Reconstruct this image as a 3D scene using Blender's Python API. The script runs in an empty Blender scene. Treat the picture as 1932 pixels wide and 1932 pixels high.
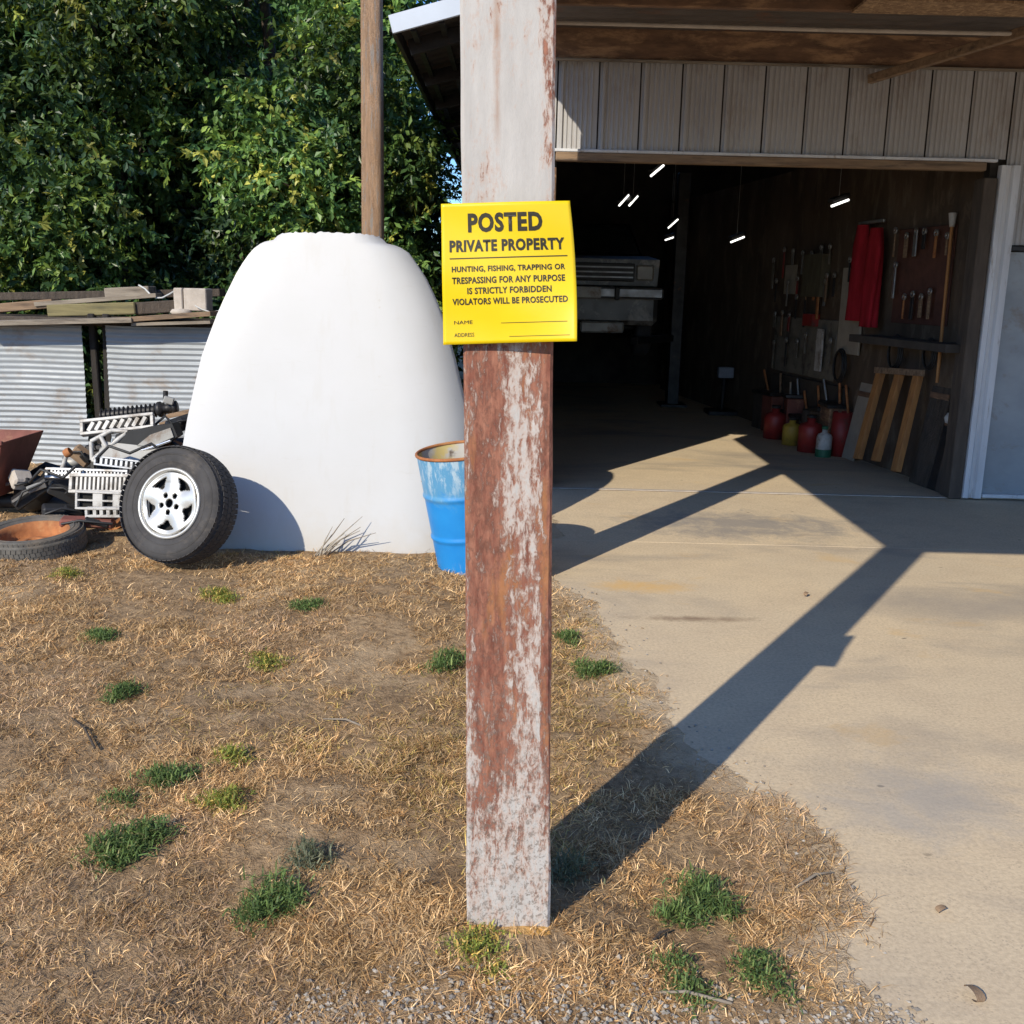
import bpy, bmesh, math, random
import numpy as np
from mathutils import Vector, Matrix, Euler
R = math.radians
random.seed(7); rng = np.random.default_rng(7)
SC = bpy.context.scene; COL = SC.collection

# ------------------------------------------------------------------ camera
F, CAMH, PITCH, ROLL = 1980.0 / 1932.0, 1.56, R(12.1), R(1.4)
cam = bpy.data.cameras.new('camera'); camo = bpy.data.objects.new('camera', cam); COL.objects.link(camo)
cam.sensor_width = 36; cam.lens = 36 * F; cam.clip_start = .05; cam.clip_end = 3000
camo.matrix_world = Matrix.Translation((0, 0, CAMH)) @ Matrix.Rotation(math.pi / 2 - PITCH, 4, 'X') @ Matrix.Rotation(ROLL, 4, 'Z')
SC.camera = camo
# ------------------------------------------------------------------ sky, sun, exposure
SUN_AZ, SUN_EL = R(31.8), R(31.0)          # light travels towards (+X sin az, +Y cos az)
world = bpy.data.worlds.new('World'); SC.world = world; world.use_nodes = True
nt = world.node_tree; bg = nt.nodes['Background']
sky = nt.nodes.new('ShaderNodeTexSky'); sky.sky_type = 'NISHITA'; sky.sun_disc = False
sky.sun_elevation = SUN_EL; sky.sun_rotation = math.pi + SUN_AZ
nt.links.new(sky.outputs[0], bg.inputs[0]); bg.inputs[1].default_value = .15
sky.ozone_density = 10.0; sky.dust_density = .3; sky.air_density = 1.0
SC.cycles.max_bounces = 6; SC.cycles.diffuse_bounces = 3; SC.cycles.glossy_bounces = 2; SC.cycles.transmission_bounces = 2; SC.cycles.transparent_max_bounces = 4
sun = bpy.data.lights.new('sun', 'SUN'); suno = bpy.data.objects.new('sun', sun); COL.objects.link(suno)
sun.energy = 3.9; sun.angle = R(.5); sun.color = (1, .91, .74)
ldir = Vector((math.sin(SUN_AZ) * math.cos(SUN_EL), math.cos(SUN_AZ) * math.cos(SUN_EL), -math.sin(SUN_EL)))
suno.rotation_euler = ldir.to_track_quat('-Z', 'Y').to_euler(); suno.location = -10 * ldir
SC.view_settings.view_transform = 'Standard'; SC.view_settings.look = 'None'
SC.view_settings.exposure = .40; SC.view_settings.gamma = 1

# ------------------------------------------------------------------ survey helpers: a sighted direction and a known plane give a site point
def ray(px, py):
    a = (px - 966) / 1980; b = (py - 966) / 1980
    c, s = math.cos(ROLL), math.sin(ROLL); a, b = a * c + b * s, -a * s + b * c
    return Vector((a, math.cos(PITCH) - b * math.sin(PITCH), -math.sin(PITCH) - b * math.cos(PITCH)))
def onground(px, py, z=0.0):
    v = ray(px, py); return Vector((0, 0, CAMH)) + v * ((z - CAMH) / v.z)
def atY(px, py, y):
    v = ray(px, py); return Vector((0, 0, CAMH)) + v * (y / v.y)

# ------------------------------------------------------------------ mesh helpers
class MB:
    def __init__(s): s.v = []; s.f = []; s.sm = []
    def add(s, vs, fs, M=None, smooth=False):
        o = len(s.v)
        s.v += [tuple(M @ Vector(v)) if M is not None else tuple(v) for v in vs]
        s.f += [tuple(i + o for i in f) for f in fs]; s.sm += [smooth] * len(fs); return s
    def box(s, c, d, rot=(0, 0, 0), b=0.0, M=None):
        x, y, z = d[0] / 2, d[1] / 2, d[2] / 2
        T = Matrix.Translation(c) @ Euler(rot).to_matrix().to_4x4()
        if M is not None: T = M @ T
        if b <= 0:
            vs = [(-x, -y, -z), (x, -y, -z), (x, y, -z), (-x, y, -z), (-x, -y, z), (x, -y, z), (x, y, z), (-x, y, z)]
            return s.add(vs, [(0, 3, 2, 1), (4, 5, 6, 7), (0, 1, 5, 4), (1, 2, 6, 5), (2, 3, 7, 6), (3, 0, 4, 7)], T)
        bm = bmesh.new(); bmesh.ops.create_cube(bm, size=1)
        for v in bm.verts: v.co = (v.co.x * 2 * x, v.co.y * 2 * y, v.co.z * 2 * z)
        bmesh.ops.bevel(bm, geom=bm.edges[:], offset=b, segments=1, affect='EDGES')
        bm.verts.index_update()
        s.add([v.co[:] for v in bm.verts], [[v.index for v in f.verts] for f in bm.faces], T); bm.free(); return s
    def tube(s, pts, r, n=8, cap=True, M=None, smooth=True):
        pts = [Vector(p) for p in pts]; rs = r if hasattr(r, '__len__') else [r] * len(pts)
        vs = []; fs = []; up = None
        for i, p in enumerate(pts):
            d = (pts[min(i + 1, len(pts) - 1)] - pts[max(i - 1, 0)]).normalized()
            if up is None: up = d.orthogonal().normalized()
            a = (up - d * up.dot(d)).normalized(); up = a; b = d.cross(a)
            for k in range(n):
                t = 2 * math.pi * k / n; vs.append(p + (a * math.cos(t) + b * math.sin(t)) * rs[i])
        for i in range(len(pts) - 1):
            for k in range(n): fs.append((i * n + k, i * n + (k + 1) % n, (i + 1) * n + (k + 1) % n, (i + 1) * n + k))
        s.add(vs, fs, M, smooth)
        if cap:
            o = len(vs)
            s.add(vs[:n], [tuple(reversed(range(n)))], M); s.add(vs[-n:], [tuple(range(n))], M)
        return s
    def lathe(s, prof, n=32, M=None, smooth=True, close=False):
        vs = []; fs = []; m = len(prof)
        for k in range(n):
            t = 2 * math.pi * k / n
            for r, z in prof: vs.append((r * math.cos(t), r * math.sin(t), z))
        for k in range(n):
            for j in range(m if close else m - 1):
                a, b = k * m + j, k * m + (j + 1) % m; c, d = ((k + 1) % n) * m + (j + 1) % m, ((k + 1) % n) * m + j
                fs.append((a, d, c, b))
        return s.add(vs, fs, M, smooth)
    def prism(s, poly, h, M=None):
        n = len(poly); vs = [(x, y, 0) for x, y in poly] + [(x, y, h) for x, y in poly]
        return s.add(vs, [tuple(reversed(range(n))), tuple(range(n, 2 * n))] + [(i, (i + 1) % n, n + (i + 1) % n, n + i) for i in range(n)], M)
    def build(s, name, mat, parent=None):
        me = bpy.data.meshes.new(name); me.from_pydata(s.v, [], s.f); me.update()
        me.polygons.foreach_set('use_smooth', s.sm)
        return link(name, me, mat, parent)
def link(name, me, mat, parent=None):
    o = bpy.data.objects.new(name, me); COL.objects.link(o)
    if mat is not None and not me.materials: me.materials.append(mat)
    if parent is not None: o.parent = parent
    return o
def frame(o, d, up=(0, 0, 1)):               # matrix at o whose Z axis is d
    z = Vector(d).normalized(); x = Vector(up).cross(z)
    if x.length < 1e-4: x = Vector((1, 0, 0))
    x.normalize(); y = z.cross(x)
    M = Matrix((x, y, z)).transposed().to_4x4(); M.translation = o; return M
def tag(o, label, cat, group=None, kind=None):
    if label: o['label'] = label
    if cat: o['category'] = cat
    if group: o['group'] = group
    if kind: o['kind'] = kind
    return o
def thing(name, label, cat, loc=(0, 0, 0), group=None, rot=(0, 0, 0)):
    o = bpy.data.objects.new(name, None); COL.objects.link(o); o.empty_display_size = .1
    o.location = loc; o.rotation_euler = rot; return tag(o, label, cat, group)
def struct(o): o['kind'] = 'structure'; return o
def mesh_np(name, V, Fq, mat, tint=None, smooth=False, parent=None):
    V = np.asarray(V, np.float32); Fq = np.asarray(Fq, np.int32); k = Fq.shape[1]
    me = bpy.data.meshes.new(name); me.vertices.add(len(V)); me.vertices.foreach_set('co', V.ravel())
    me.loops.add(Fq.size); me.loops.foreach_set('vertex_index', Fq.ravel())
    me.polygons.add(len(Fq)); me.polygons.foreach_set('loop_start', np.arange(0, Fq.size, k, dtype=np.int32))
    me.polygons.foreach_set('use_smooth', np.full(len(Fq), smooth)); me.update(calc_edges=True)
    if tint is not None:
        a = me.color_attributes.new('tint', 'FLOAT_COLOR', 'POINT')
        c = np.ones((len(V), 4), np.float32); c[:, :3] = tint; a.data.foreach_set('color', c.ravel())
    return link(name, me, mat, parent)

# ------------------------------------------------------------------ materials
def newmat(name):
    m = bpy.data.materials.new(name); m.use_nodes = True
    return m, m.node_tree, m.node_tree.nodes['Principled BSDF']
class N:                                      # tiny node-graph writer
    def __init__(s, t): s.t = t
    def node(s, typ, **kw):
        n = s.t.nodes.new(typ)
        for k, v in kw.items(): setattr(n, k, v)
        return n
    def put(s, sock, v):
        if v is None: return
        if hasattr(v, 'is_output'): s.t.links.new(v, sock)
        else: sock.default_value = v
    def coord(s, kind='Object', scale=(1, 1, 1), loc=(0, 0, 0)):
        c = s.node('ShaderNodeTexCoord'); m = s.node('ShaderNodeMapping')
        s.t.links.new(c.outputs[kind], m.inputs[0]); m.inputs['Scale'].default_value = scale; m.inputs['Location'].default_value = loc
        return m.outputs[0]
    def noise(s, vec, scale=5, detail=4, rough=.6, dist=0):
        n = s.node('ShaderNodeTexNoise'); s.put(n.inputs['Vector'], vec)
        n.inputs['Scale'].default_value = scale; n.inputs['Detail'].default_value = detail
        n.inputs['Roughness'].default_value = rough; n.inputs['Distortion'].default_value = dist
        return n.outputs['Fac']
    def voro(s, vec, scale, feature='F1', out='Distance'):
        n = s.node('ShaderNodeTexVoronoi'); n.feature = feature; s.put(n.inputs['Vector'], vec); n.inputs['Scale'].default_value = scale
        return n.outputs[out]
    def ramp(s, f, stops, interp='LINEAR'):
        n = s.node('ShaderNodeValToRGB'); n.color_ramp.interpolation = interp; e = n.color_ramp.elements
        while len(e) < len(stops): e.new(.5)
        for q, (p, c) in zip(e, stops):
            q.position = p; q.color = (c, c, c, 1) if isinstance(c, (int, float)) else (*c, 1)
        s.put(n.inputs[0], f); return n.outputs[0]
    def math(s, op, a, b=None, clamp=False):
        n = s.node('ShaderNodeMath'); n.operation = op; n.use_clamp = clamp; s.put(n.inputs[0], a)
        if b is not None: s.put(n.inputs[1], b)
        return n.outputs[0]
    def mix(s, f, a, b, mode='MIX'):
        n = s.node('ShaderNodeMix'); n.data_type = 'RGBA'; n.blend_type = mode; n.clamp_result = True
        s.put(n.inputs[0], f)
        for k, v in ((6, a), (7, b)):
            if isinstance(v, tuple) and len(v) == 3: v = (*v, 1)
            s.put(n.inputs[k], v)
        return n.outputs[2]
    def xyz(s, vec):
        n = s.node('ShaderNodeSeparateXYZ'); s.put(n.inputs[0], vec); return n.outputs
    def bump(s, h, strength=.3, dist=.01):
        n = s.node('ShaderNodeBump'); s.put(n.inputs['Height'], h); n.inputs['Strength'].default_value = strength; n.inputs['Distance'].default_value = dist
        return n.outputs[0]
def mat(name, c1, c2=None, scale=6, rough=.6, metal=0.0, stretch=(1, 1, 1), bump=.15, bd=.004, dirt=None, dscale=3, dth=(.52, .66), fine=60, spec=.5):
    """weathered surface: two tones of noise, an optional stain colour with its own shape, fine relief"""
    m, t, p = newmat(name); g = N(t); v = g.coord('Object', stretch)
    c2 = c2 or tuple(x * .72 for x in c1)
    a = g.noise(v, scale, 6, .65)
    col = g.mix(g.ramp(a, [(.3, 0.0), (.7, 1.0)]), c1, c2)
    if dirt:
        d = g.noise(v, dscale, 8, .7, .3); col = g.mix(g.ramp(d, [(dth[0], 0.0), (dth[1], 1.0)]), col, dirt)
    g.put(p.inputs['Base Color'], col)
    rv = g.ramp(a, [(.2, max(0, rough - .12)), (.8, min(1, rough + .12))]); g.put(p.inputs['Roughness'], rv)
    p.inputs['Metallic'].default_value = metal; p.inputs['Specular IOR Level'].default_value = spec
    if bump: g.put(p.inputs['Normal'], g.bump(g.math('ADD', a, g.noise(v, fine, 3, .6)), bump, bd))
    return m
def leafmat(name, trans=.35, rough=.5, spec=.4):
    m, t, p = newmat(name); g = N(t)
    a = g.node('ShaderNodeAttribute'); a.attribute_name = 'tint'
    g.put(p.inputs['Base Color'], a.outputs['Color']); p.inputs['Roughness'].default_value = rough; p.inputs['Specular IOR Level'].default_value = spec
    if trans:
        tr = g.node('ShaderNodeBsdfTranslucent'); mx = g.node('ShaderNodeMixShader'); mx.inputs[0].default_value = trans
        hs = g.mix(.5, a.outputs['Color'], (.22, .30, .02)); g.put(tr.inputs[0], hs)
        out = t.nodes['Material Output']
        t.links.new(p.outputs[0], mx.inputs[1]); t.links.new(tr.outputs[0], mx.inputs[2]); t.links.new(mx.outputs[0], out.inputs[0])
    return m
M = {}
M['leaf'] = leafmat('leaf', .28, .42, .5)
M['grass'] = leafmat('grass_blade', .12, .8, .15)
M['weed'] = leafmat('weed_leaf', .25, .6, .3)
M['bark'] = mat('bark', (.10, .075, .055), (.045, .035, .028), 9, .9, 0, (3, 3, .7), .6, .02)
M['polewood'] = mat('pole_wood', (.74, .47, .29), (.38, .23, .135), 4, .85, 0, (7, 7, .8), 1.0, .03, (.45, .39, .34), 5, (.54, .62))
M['galv'] = mat('galvanised_sheet', (.325, .350, .375), (.255, .275, .295), 2.2, .55, .12, (1, 1, 1.6), .10, .003, (.22, .17, .13), 2.4, (.55, .72))
M['tan_metal'] = mat('off_white_cladding', (.45, .44, .44), (.35, .34, .34), 1.6, .5, 0, (1, 1, .5), .10, .003, (.26, .215, .185), 3.4, (.54, .76))
M['white_trim'] = mat('white_trim', (.66, .67, .70), (.50, .50, .52), 3, .5, 0, (3, 3, .5), .12, .003, (.26, .20, .16), 4, (.58, .7))
M['white_metal'] = mat('white_sheet', (.52, .56, .62), (.44, .48, .54), 3, .4, 0, (1, 1, 1), .03, .002)
M['brown_wood'] = mat('brown_board', (.23, .125, .07), (.10, .06, .04), 7, .85, 0, (.8, 3, 3), .4, .006, (.40, .24, .13), 3.2, (.50, .64))
M['jamb'] = mat('dark_jamb', (.10, .075, .055), (.055, .042, .034), 5, .85, 0, (3, 3, .6), .3, .005)
M['osb'] = mat('strand_board', (.34, .22, .12), (.16, .09, .05), 22, .85, 0, (1, 1, 1), .3, .004, (.45, .30, .17), 30, (.52, .6))
M['roof_under'] = mat('old_roof_sheet', (.15, .125, .11), (.09, .075, .065), 3, .6, .2, (1, 1, 1), .1, .003, (.16, .08, .05), 2.5, (.55, .68))
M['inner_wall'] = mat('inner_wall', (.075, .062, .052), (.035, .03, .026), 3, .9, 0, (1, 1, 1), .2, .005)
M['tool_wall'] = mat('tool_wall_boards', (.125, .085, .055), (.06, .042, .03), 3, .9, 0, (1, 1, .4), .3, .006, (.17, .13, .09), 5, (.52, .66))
M['dark_metal'] = mat('dark_metal', (.045, .042, .042), (.02, .02, .021), 9, .5, .4, bump=.2, dirt=(.12, .06, .035), dscale=5, dth=(.6, .7))
M['rust'] = mat('rust', (.46, .18, .06), (.24, .085, .035), 12, .85, .1, bump=.3, dirt=(.42, .20, .08), dscale=7, dth=(.52, .64))
M['redrust'] = mat('red_rusty_steel', (.24, .075, .055), (.14, .055, .04), 5, .75, .1, bump=.3, dirt=(.30, .15, .09), dscale=4, dth=(.55, .68))
M['alu'] = mat('cast_aluminium', (.66, .65, .62), (.52, .51, .48), 8, .38, .55, bump=.1, dirt=(.30, .27, .22), dscale=7, dth=(.6, .75))
M['chrome_plastic'] = mat('silver_grille', (.50, .51, .53), (.36, .37, .39), 8, .4, .3, bump=.1, dirt=(.19, .17, .15), dscale=11, dth=(.5, .66))
M['white_plastic'] = mat('white_plastic', (.56, .545, .52), (.42, .405, .38), 9, .5, 0, bump=.15, dirt=(.20, .165, .13), dscale=11, dth=(.48, .66))
M['grey_panel'] = mat('grey_panel', (.42, .41, .38), (.30, .29, .27), 5, .5, .2, bump=.1, dirt=(.2, .14, .1), dscale=6)
M['black'] = mat('black_plastic', (.022, .022, .023), (.012, .012, .013), 9, .55, 0, bump=.1)
M['hole'] = mat('recess_shade', (.010, .010, .010), (.006, .006, .006), 9, .9, 0, bump=0)  # near-black colour stands in for the shade inside openings
M['rubber'] = mat('tyre_rubber', (.068, .065, .066), (.045, .043, .044), 7, .8, 0, bump=.25, bd=.003, dirt=(.115, .10, .088), dscale=4, dth=(.56, .72), spec=.25)
M['oldrubber'] = mat('weathered_rubber', (.15, .14, .125), (.075, .07, .064), 9, .9, 0, bump=.4, bd=.004, dirt=(.17, .14, .11), dscale=5, dth=(.5, .65), spec=.2)
M['black_post'] = mat('blackened_wood', (.03, .024, .02), (.014, .012, .011), 8, .9, 0, (4, 4, .5), .4, .006)  # near-black posts carry the dark of the fence gap in their colour
M['lumber'] = mat('grey_lumber', (.30, .255, .20), (.19, .155, .12), 6, .9, 0, (.5, 5, 5), .4, .006, (.11, .09, .07), 4)
M['lumber2'] = mat('brown_lumber', (.30, .20, .12), (.17, .11, .07), 6, .9, 0, (.5, 5, 5), .4, .006, (.10, .07, .05), 4)
M['lumber3'] = mat('mossy_lumber', (.24, .20, .09), (.14, .12, .06), 6, .9, 0, (.5, 5, 5), .4, .006, (.10, .09, .05), 4)
M['block'] = mat('concrete_block', (.50, .44, .38), (.38, .33, .28), 12, .95, 0, bump=.4, bd=.006)
M['wire'] = mat('pale_wire', (.55, .55, .53), (.42, .42, .4), 12, .5, 0, bump=0)
M['orange_wood'] = mat('orange_wood', (.48, .22, .065), (.30, .13, .045), 5, .7, 0, (5, 5, .5), .25, .004, (.16, .08, .035), 5, (.6, .72))
M['red_cloth'] = mat('red_cloth', (.42, .022, .035), (.25, .015, .022), 5, .95, 0, (4, 4, .8), .4, .01, spec=.1)
M['tan_board'] = mat('tan_board', (.40, .35, .28), (.28, .245, .20), 5, .9, 0, bump=.2)
M['pegboard'] = mat('pegboard', (.22, .20, .165), (.14, .128, .105), 5, .9, 0, bump=.2, dirt=(.06, .055, .045), dscale=4)
M['steel'] = mat('tool_steel', (.42, .41, .39), (.25, .24, .23), 9, .4, .7, bump=.1)
M['red_paint'] = mat('red_paint', (.32, .03, .025), (.2, .02, .018), 6, .5, 0, bump=.1, dirt=(.1, .05, .04), dscale=5)
M['yellow_paint'] = mat('yellow_paint', (.48, .33, .05), (.34, .22, .035), 6, .55, 0, bump=.1, dirt=(.2, .13, .06), dscale=5)
M['green'] = mat('green_plastic', (.03, .16, .08), (.02, .11, .06), 6, .5, 0, bump=.05)
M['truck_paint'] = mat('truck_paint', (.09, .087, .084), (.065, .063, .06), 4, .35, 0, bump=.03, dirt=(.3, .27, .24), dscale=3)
M['chrome'] = mat('chrome', (.75, .76, .78), (.6, .6, .62), 7, .22, .9, bump=.03)
M['dull_chrome'] = mat('dull_chrome', (.30, .30, .31), (.18, .18, .18), 7, .4, .6, bump=.1)
m, t, p = newmat('truck_glass'); p.inputs['Base Color'].default_value = (.02, .025, .03, 1); p.inputs['Roughness'].default_value = .08; M['glass'] = m
m, t, p = newmat('lit_tube'); p.inputs['Emission Color'].default_value = (1, .97, .9, 1); p.inputs['Emission Strength'].default_value = 1.6; M['lit'] = m

def concrete():
    m, t, p = newmat('old_concrete'); g = N(t); v = g.coord('Object')
    big = g.noise(v, .55, 5, .6, .4); mid = g.noise(v, 3.5, 6, .65); fine = g.noise(v, 70, 4, .7)
    col = g.mix(g.ramp(big, [(.36, 0.0), (.66, 1.0)]), (.700, .555, .372), (.630, .515, .365))
    col = g.mix(g.ramp(mid, [(.42, 0.0), (.72, .45)]), col, (.52, .41, .29))
    col = g.mix(g.ramp(fine, [(.35, .30), (.60, 0.0)]), col, (.22, .17, .12))
    ag = g.voro(v, 95); col = g.mix(g.math('MULTIPLY', g.ramp(ag, [(.18, .5), (.34, 0.0)]), g.ramp(g.noise(v, 11, 3), [(.45, 0.0), (.6, 1.0)])), col, (.30, .245, .19))
    # oily tyre-worn patches, rust-yellow clay marks and small dark drips, each with a shape of its own
    st = g.noise(g.coord('Object', (.5, 1.1, 1), (2.2, 3.1, 0)), .9, 7, .62, .6)
    col = g.mix(g.ramp(st, [(.53, 0.0), (.68, .62)]), col, (.25, .225, .205))
    cl = g.noise(g.coord('Object', (1, 1.6, 1), (7.7, 1.3, 0)), 1.5, 6, .6, .4)
    col = g.mix(g.ramp(cl, [(.62, 0.0), (.74, .6)]), col, (.62, .42, .20))
    sp = g.voro(g.coord('Object', (1, 1.5, 1)), 5.5); msk = g.noise(v, 1.7, 3)
    spot = g.math('MULTIPLY', g.ramp(sp, [(.05, 1.0), (.085, 0.0)]), g.ramp(msk, [(.52, 0.0), (.6, .75)]))
    col = g.mix(spot, col, (.13, .105, .08))
    nn = g.node('ShaderNodeTexNoise'); g.put(nn.inputs['Vector'], v); nn.inputs['Scale'].default_value = 2.5; wv = g.mix(.22, v, nn.outputs['Color'])
    ck = g.voro(wv, .75, 'DISTANCE_TO_EDGE'); crack = g.math('MULTIPLY', g.ramp(ck, [(.0, .8), (.009, 0.0)]), g.ramp(g.noise(v, .9, 2), [(.44, 0.0), (.5, 1.0)]))
    col = g.mix(crack, col, (.12, .09, .065))
    for (cx, cy, rx, ry, cc, amt) in ((1.6, 7.05, .95, .5, (.24, .225, .215), .75), (3.1, 3.7, .75, .75, (.33, .30, .28), .6), (2.5, 5.2, .5, .25, (.36, .31, .26), .4), (.72, 5.45, .28, .16, (.66, .42, .17), .8), (1.35, 3.05, .4, .35, (.36, .34, .32), .5), (2.3, 2.7, .5, .6, (.40, .36, .32), .4), (.9, 4.9, .35, .06, (.22, .15, .10), .8)):
        q = g.xyz(g.coord('Object', (1 / rx, 1 / ry, 1), (-cx / rx, -cy / ry, 0)))
        dd = g.math('ADD', g.math('SQRT', g.math('ADD', g.math('POWER', q[0], 2.0), g.math('POWER', q[1], 2.0))), g.math('MULTIPLY', g.math('SUBTRACT', g.noise(v, 4.5, 8, .72, .5), .5), 2.6))
        col = g.mix(g.ramp(dd, [(.25, amt), (1.0, 0.0)]), col, cc)
    g.put(p.inputs['Base Color'], col); p.inputs['Roughness'].default_value = .9; p.inputs['Specular IOR Level'].default_value = .2
    h = g.math('ADD', g.math('MULTIPLY', mid, 1.2), g.math('MULTIPLY', fine, .5))
    g.put(p.inputs['Normal'], g.bump(g.math('SUBTRACT', h, crack), .35, .006)); return m
M['concrete'] = concrete()

def dirt():
    m, t, p = newmat('dry_soil'); g = N(t); v = g.coord('Object')
    a = g.noise(v, 2.1, 6, .65, .3); b = g.noise(v, 26, 6, .75); c = g.noise(v, 120, 3, .7)
    col = g.mix(g.ramp(a, [(.35, 0.0), (.68, 1.0)]), (.340, .220, .120), (.470, .330, .195))
    col = g.mix(g.ramp(b, [(.34, .8), (.56, 0.0)]), col, (.11, .072, .042))
    col = g.mix(g.ramp(c, [(.58, 0.0), (.75, .5)]), col, (.46, .35, .23))
    # rust-orange soil washed off the foot of the post
    o = g.coord('Object', (1, 1, 1), (-.02, -2.28, 0)); x = g.xyz(o)
    d = g.math('SQRT', g.math('ADD', g.math('POWER', g.math('MULTIPLY', x[0], 5.2), 2.0), g.math('POWER', g.math('MULTIPLY', x[1], 11.0), 2.0)))
    d = g.math('ADD', d, g.math('MULTIPLY', g.noise(v, 14, 4), .7))
    col = g.mix(g.ramp(d, [(.95, .9), (1.35, 0.0)]), col, (.68, .38, .11))
    cl = g.noise(g.coord('Object', (1, 1, 1), (3, 5, 0)), 1.4, 5, .6); col = g.mix(g.ramp(cl, [(.56, 0.0), (.68, .7)]), col, (.60, .44, .27))
    at = g.node('ShaderNodeAttribute'); at.attribute_name = 'tint'      # sand washed along the slab edge
    sm = g.math('MULTIPLY', at.outputs['Fac'], g.ramp(g.noise(v, 9, 5), [(.25, .45), (.6, 1.0)])); col = g.mix(sm, col, (.64, .50, .34))
    g.put(p.inputs['Base Color'], col); p.inputs['Roughness'].default_value = .95; p.inputs['Specular IOR Level'].default_value = .1
    g.put(p.inputs['Normal'], g.bump(g.math('ADD', b, g.math('MULTIPLY', c, .5)), .8, .02)); return m
M['soil'] = dirt()

def postmat(name, seed=0.0):
    """white paint flaking off reddish steel; local Z is height, X across the front face"""
    m, t, p = newmat(name); g = N(t)
    raw = g.coord('Object', (1, 1, 1)); x, y, z = g.xyz(raw)
    st = g.coord('Object', (9, 9, 1.5), (seed, seed, seed)); fl = g.noise(st, 4.6, 10, .75, .6)
    fine = g.noise(g.coord('Object', (1, 1, .45), (seed, 0, 0)), 75, 6, .75, .4)
    lo = g.noise(g.coord('Object', (5, 5, 1.5), (seed + 3, 0, 0)), 1.6, 4, .55)
    # how much paint is gone, by height: base fairly white, middle bare, top mostly painted
    zz = g.math('DIVIDE', z, 2.4)
    bare = g.ramp(zz, [(0, .30), (.09, .40), (.20, .53), (.40, .58), (.55, .56), (.61, .47), (.65, .20), (1, .18)])
    edge = g.ramp(g.math('ADD', x, g.math('ADD', .5, g.math('MULTIPLY', g.math('SUBTRACT', fl, .5), .05))), [(.40, .06), (.43, .20), (.485, .17), (.494, .04), (.506, -.25), (.560, -.23), (.571, .06), (.575, .22), (.595, .30)])
    lowmid = g.ramp(zz, [(0, .0), (.10, .2), (.22, 1.0), (.60, 1.0), (.64, .75), (1, .75)])
    s = g.math('ADD', g.math('ADD', bare, g.math('MULTIPLY', edge, lowmid)), g.math('MULTIPLY', g.math('SUBTRACT', fl, .5), 1.15))
    s = g.math('ADD', s, g.math('MULTIPLY', g.math('SUBTRACT', fine, .5), 1.25))
    s = g.math('ADD', s, g.math('MULTIPLY', g.math('SUBTRACT', lo, .5), .7))
    k = g.ramp(s, [(.48, 0.0), (.66, 1.0)]); half = g.ramp(s, [(.28, 0.0), (.56, 1.0)])
    paint = g.mix(g.ramp(g.noise(st, 4, 5), [(.3, 0.0), (.7, 1.0)]), (.475, .45, .425), (.40, .378, .357))
    paint = g.mix(g.math('MULTIPLY', half, .85), paint, (.45, .315, .25))
    base = g.mix(g.ramp(g.noise(st, 7, 8, .7), [(.36, 0.0), (.64, 1.0)]), (.175, .058, .038), (.345, .155, .10))
    base = g.mix(g.ramp(fine, [(.42, .7), (.56, 0.0)]), base, (.11, .045, .03))
    col = g.mix(k, paint, base)
    col = g.mix(g.math('MULTIPLY', k, g.ramp(g.noise(st, 3, 5), [(.55, 0.0), (.68, .7)])), col, (.36, .155, .06))
    sp = g.ramp(g.noise(g.coord('Object', (1, 1, .8), (9, 0, 0)), 95, 4, .8), [(.50, 0.0), (.60, .75)])
    low = g.ramp(zz, [(.0, 1.0), (.16, .9), (.3, .25), (.62, .05)])
    col = g.mix(g.math('MULTIPLY', sp, low), col, (.15, .12, .10))
    # rusty bleed below a nail high on the face
    bx = g.math('ABSOLUTE', g.math('ADD', x, .022)); bl = g.ramp(g.math('ADD', bx, g.math('MULTIPLY', g.noise(st, 6, 6), .02)), [(.011, .8), (.020, 0.0)])
    zr = g.ramp(zz, [(.76, 0.0), (.80, .8), (.845, .35), (.86, 1.0), (.872, .6), (.93, .5), (1, .2)])
    col = g.mix(g.math('MULTIPLY', bl, zr), col, (.30, .16, .09))
    g.put(p.inputs['Base Color'], col); p.inputs['Roughness'].default_value = .8; p.inputs['Specular IOR Level'].default_value = .25
    h = g.math('ADD', g.math('MULTIPLY', k, -.8), g.math('MULTIPLY', fine, .5)); g.put(p.inputs['Normal'], g.bump(h, .55, .004)); return m
M['post'] = postmat('flaking_post'); M['post2'] = postmat('flaking_post_b', 4.3)

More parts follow.
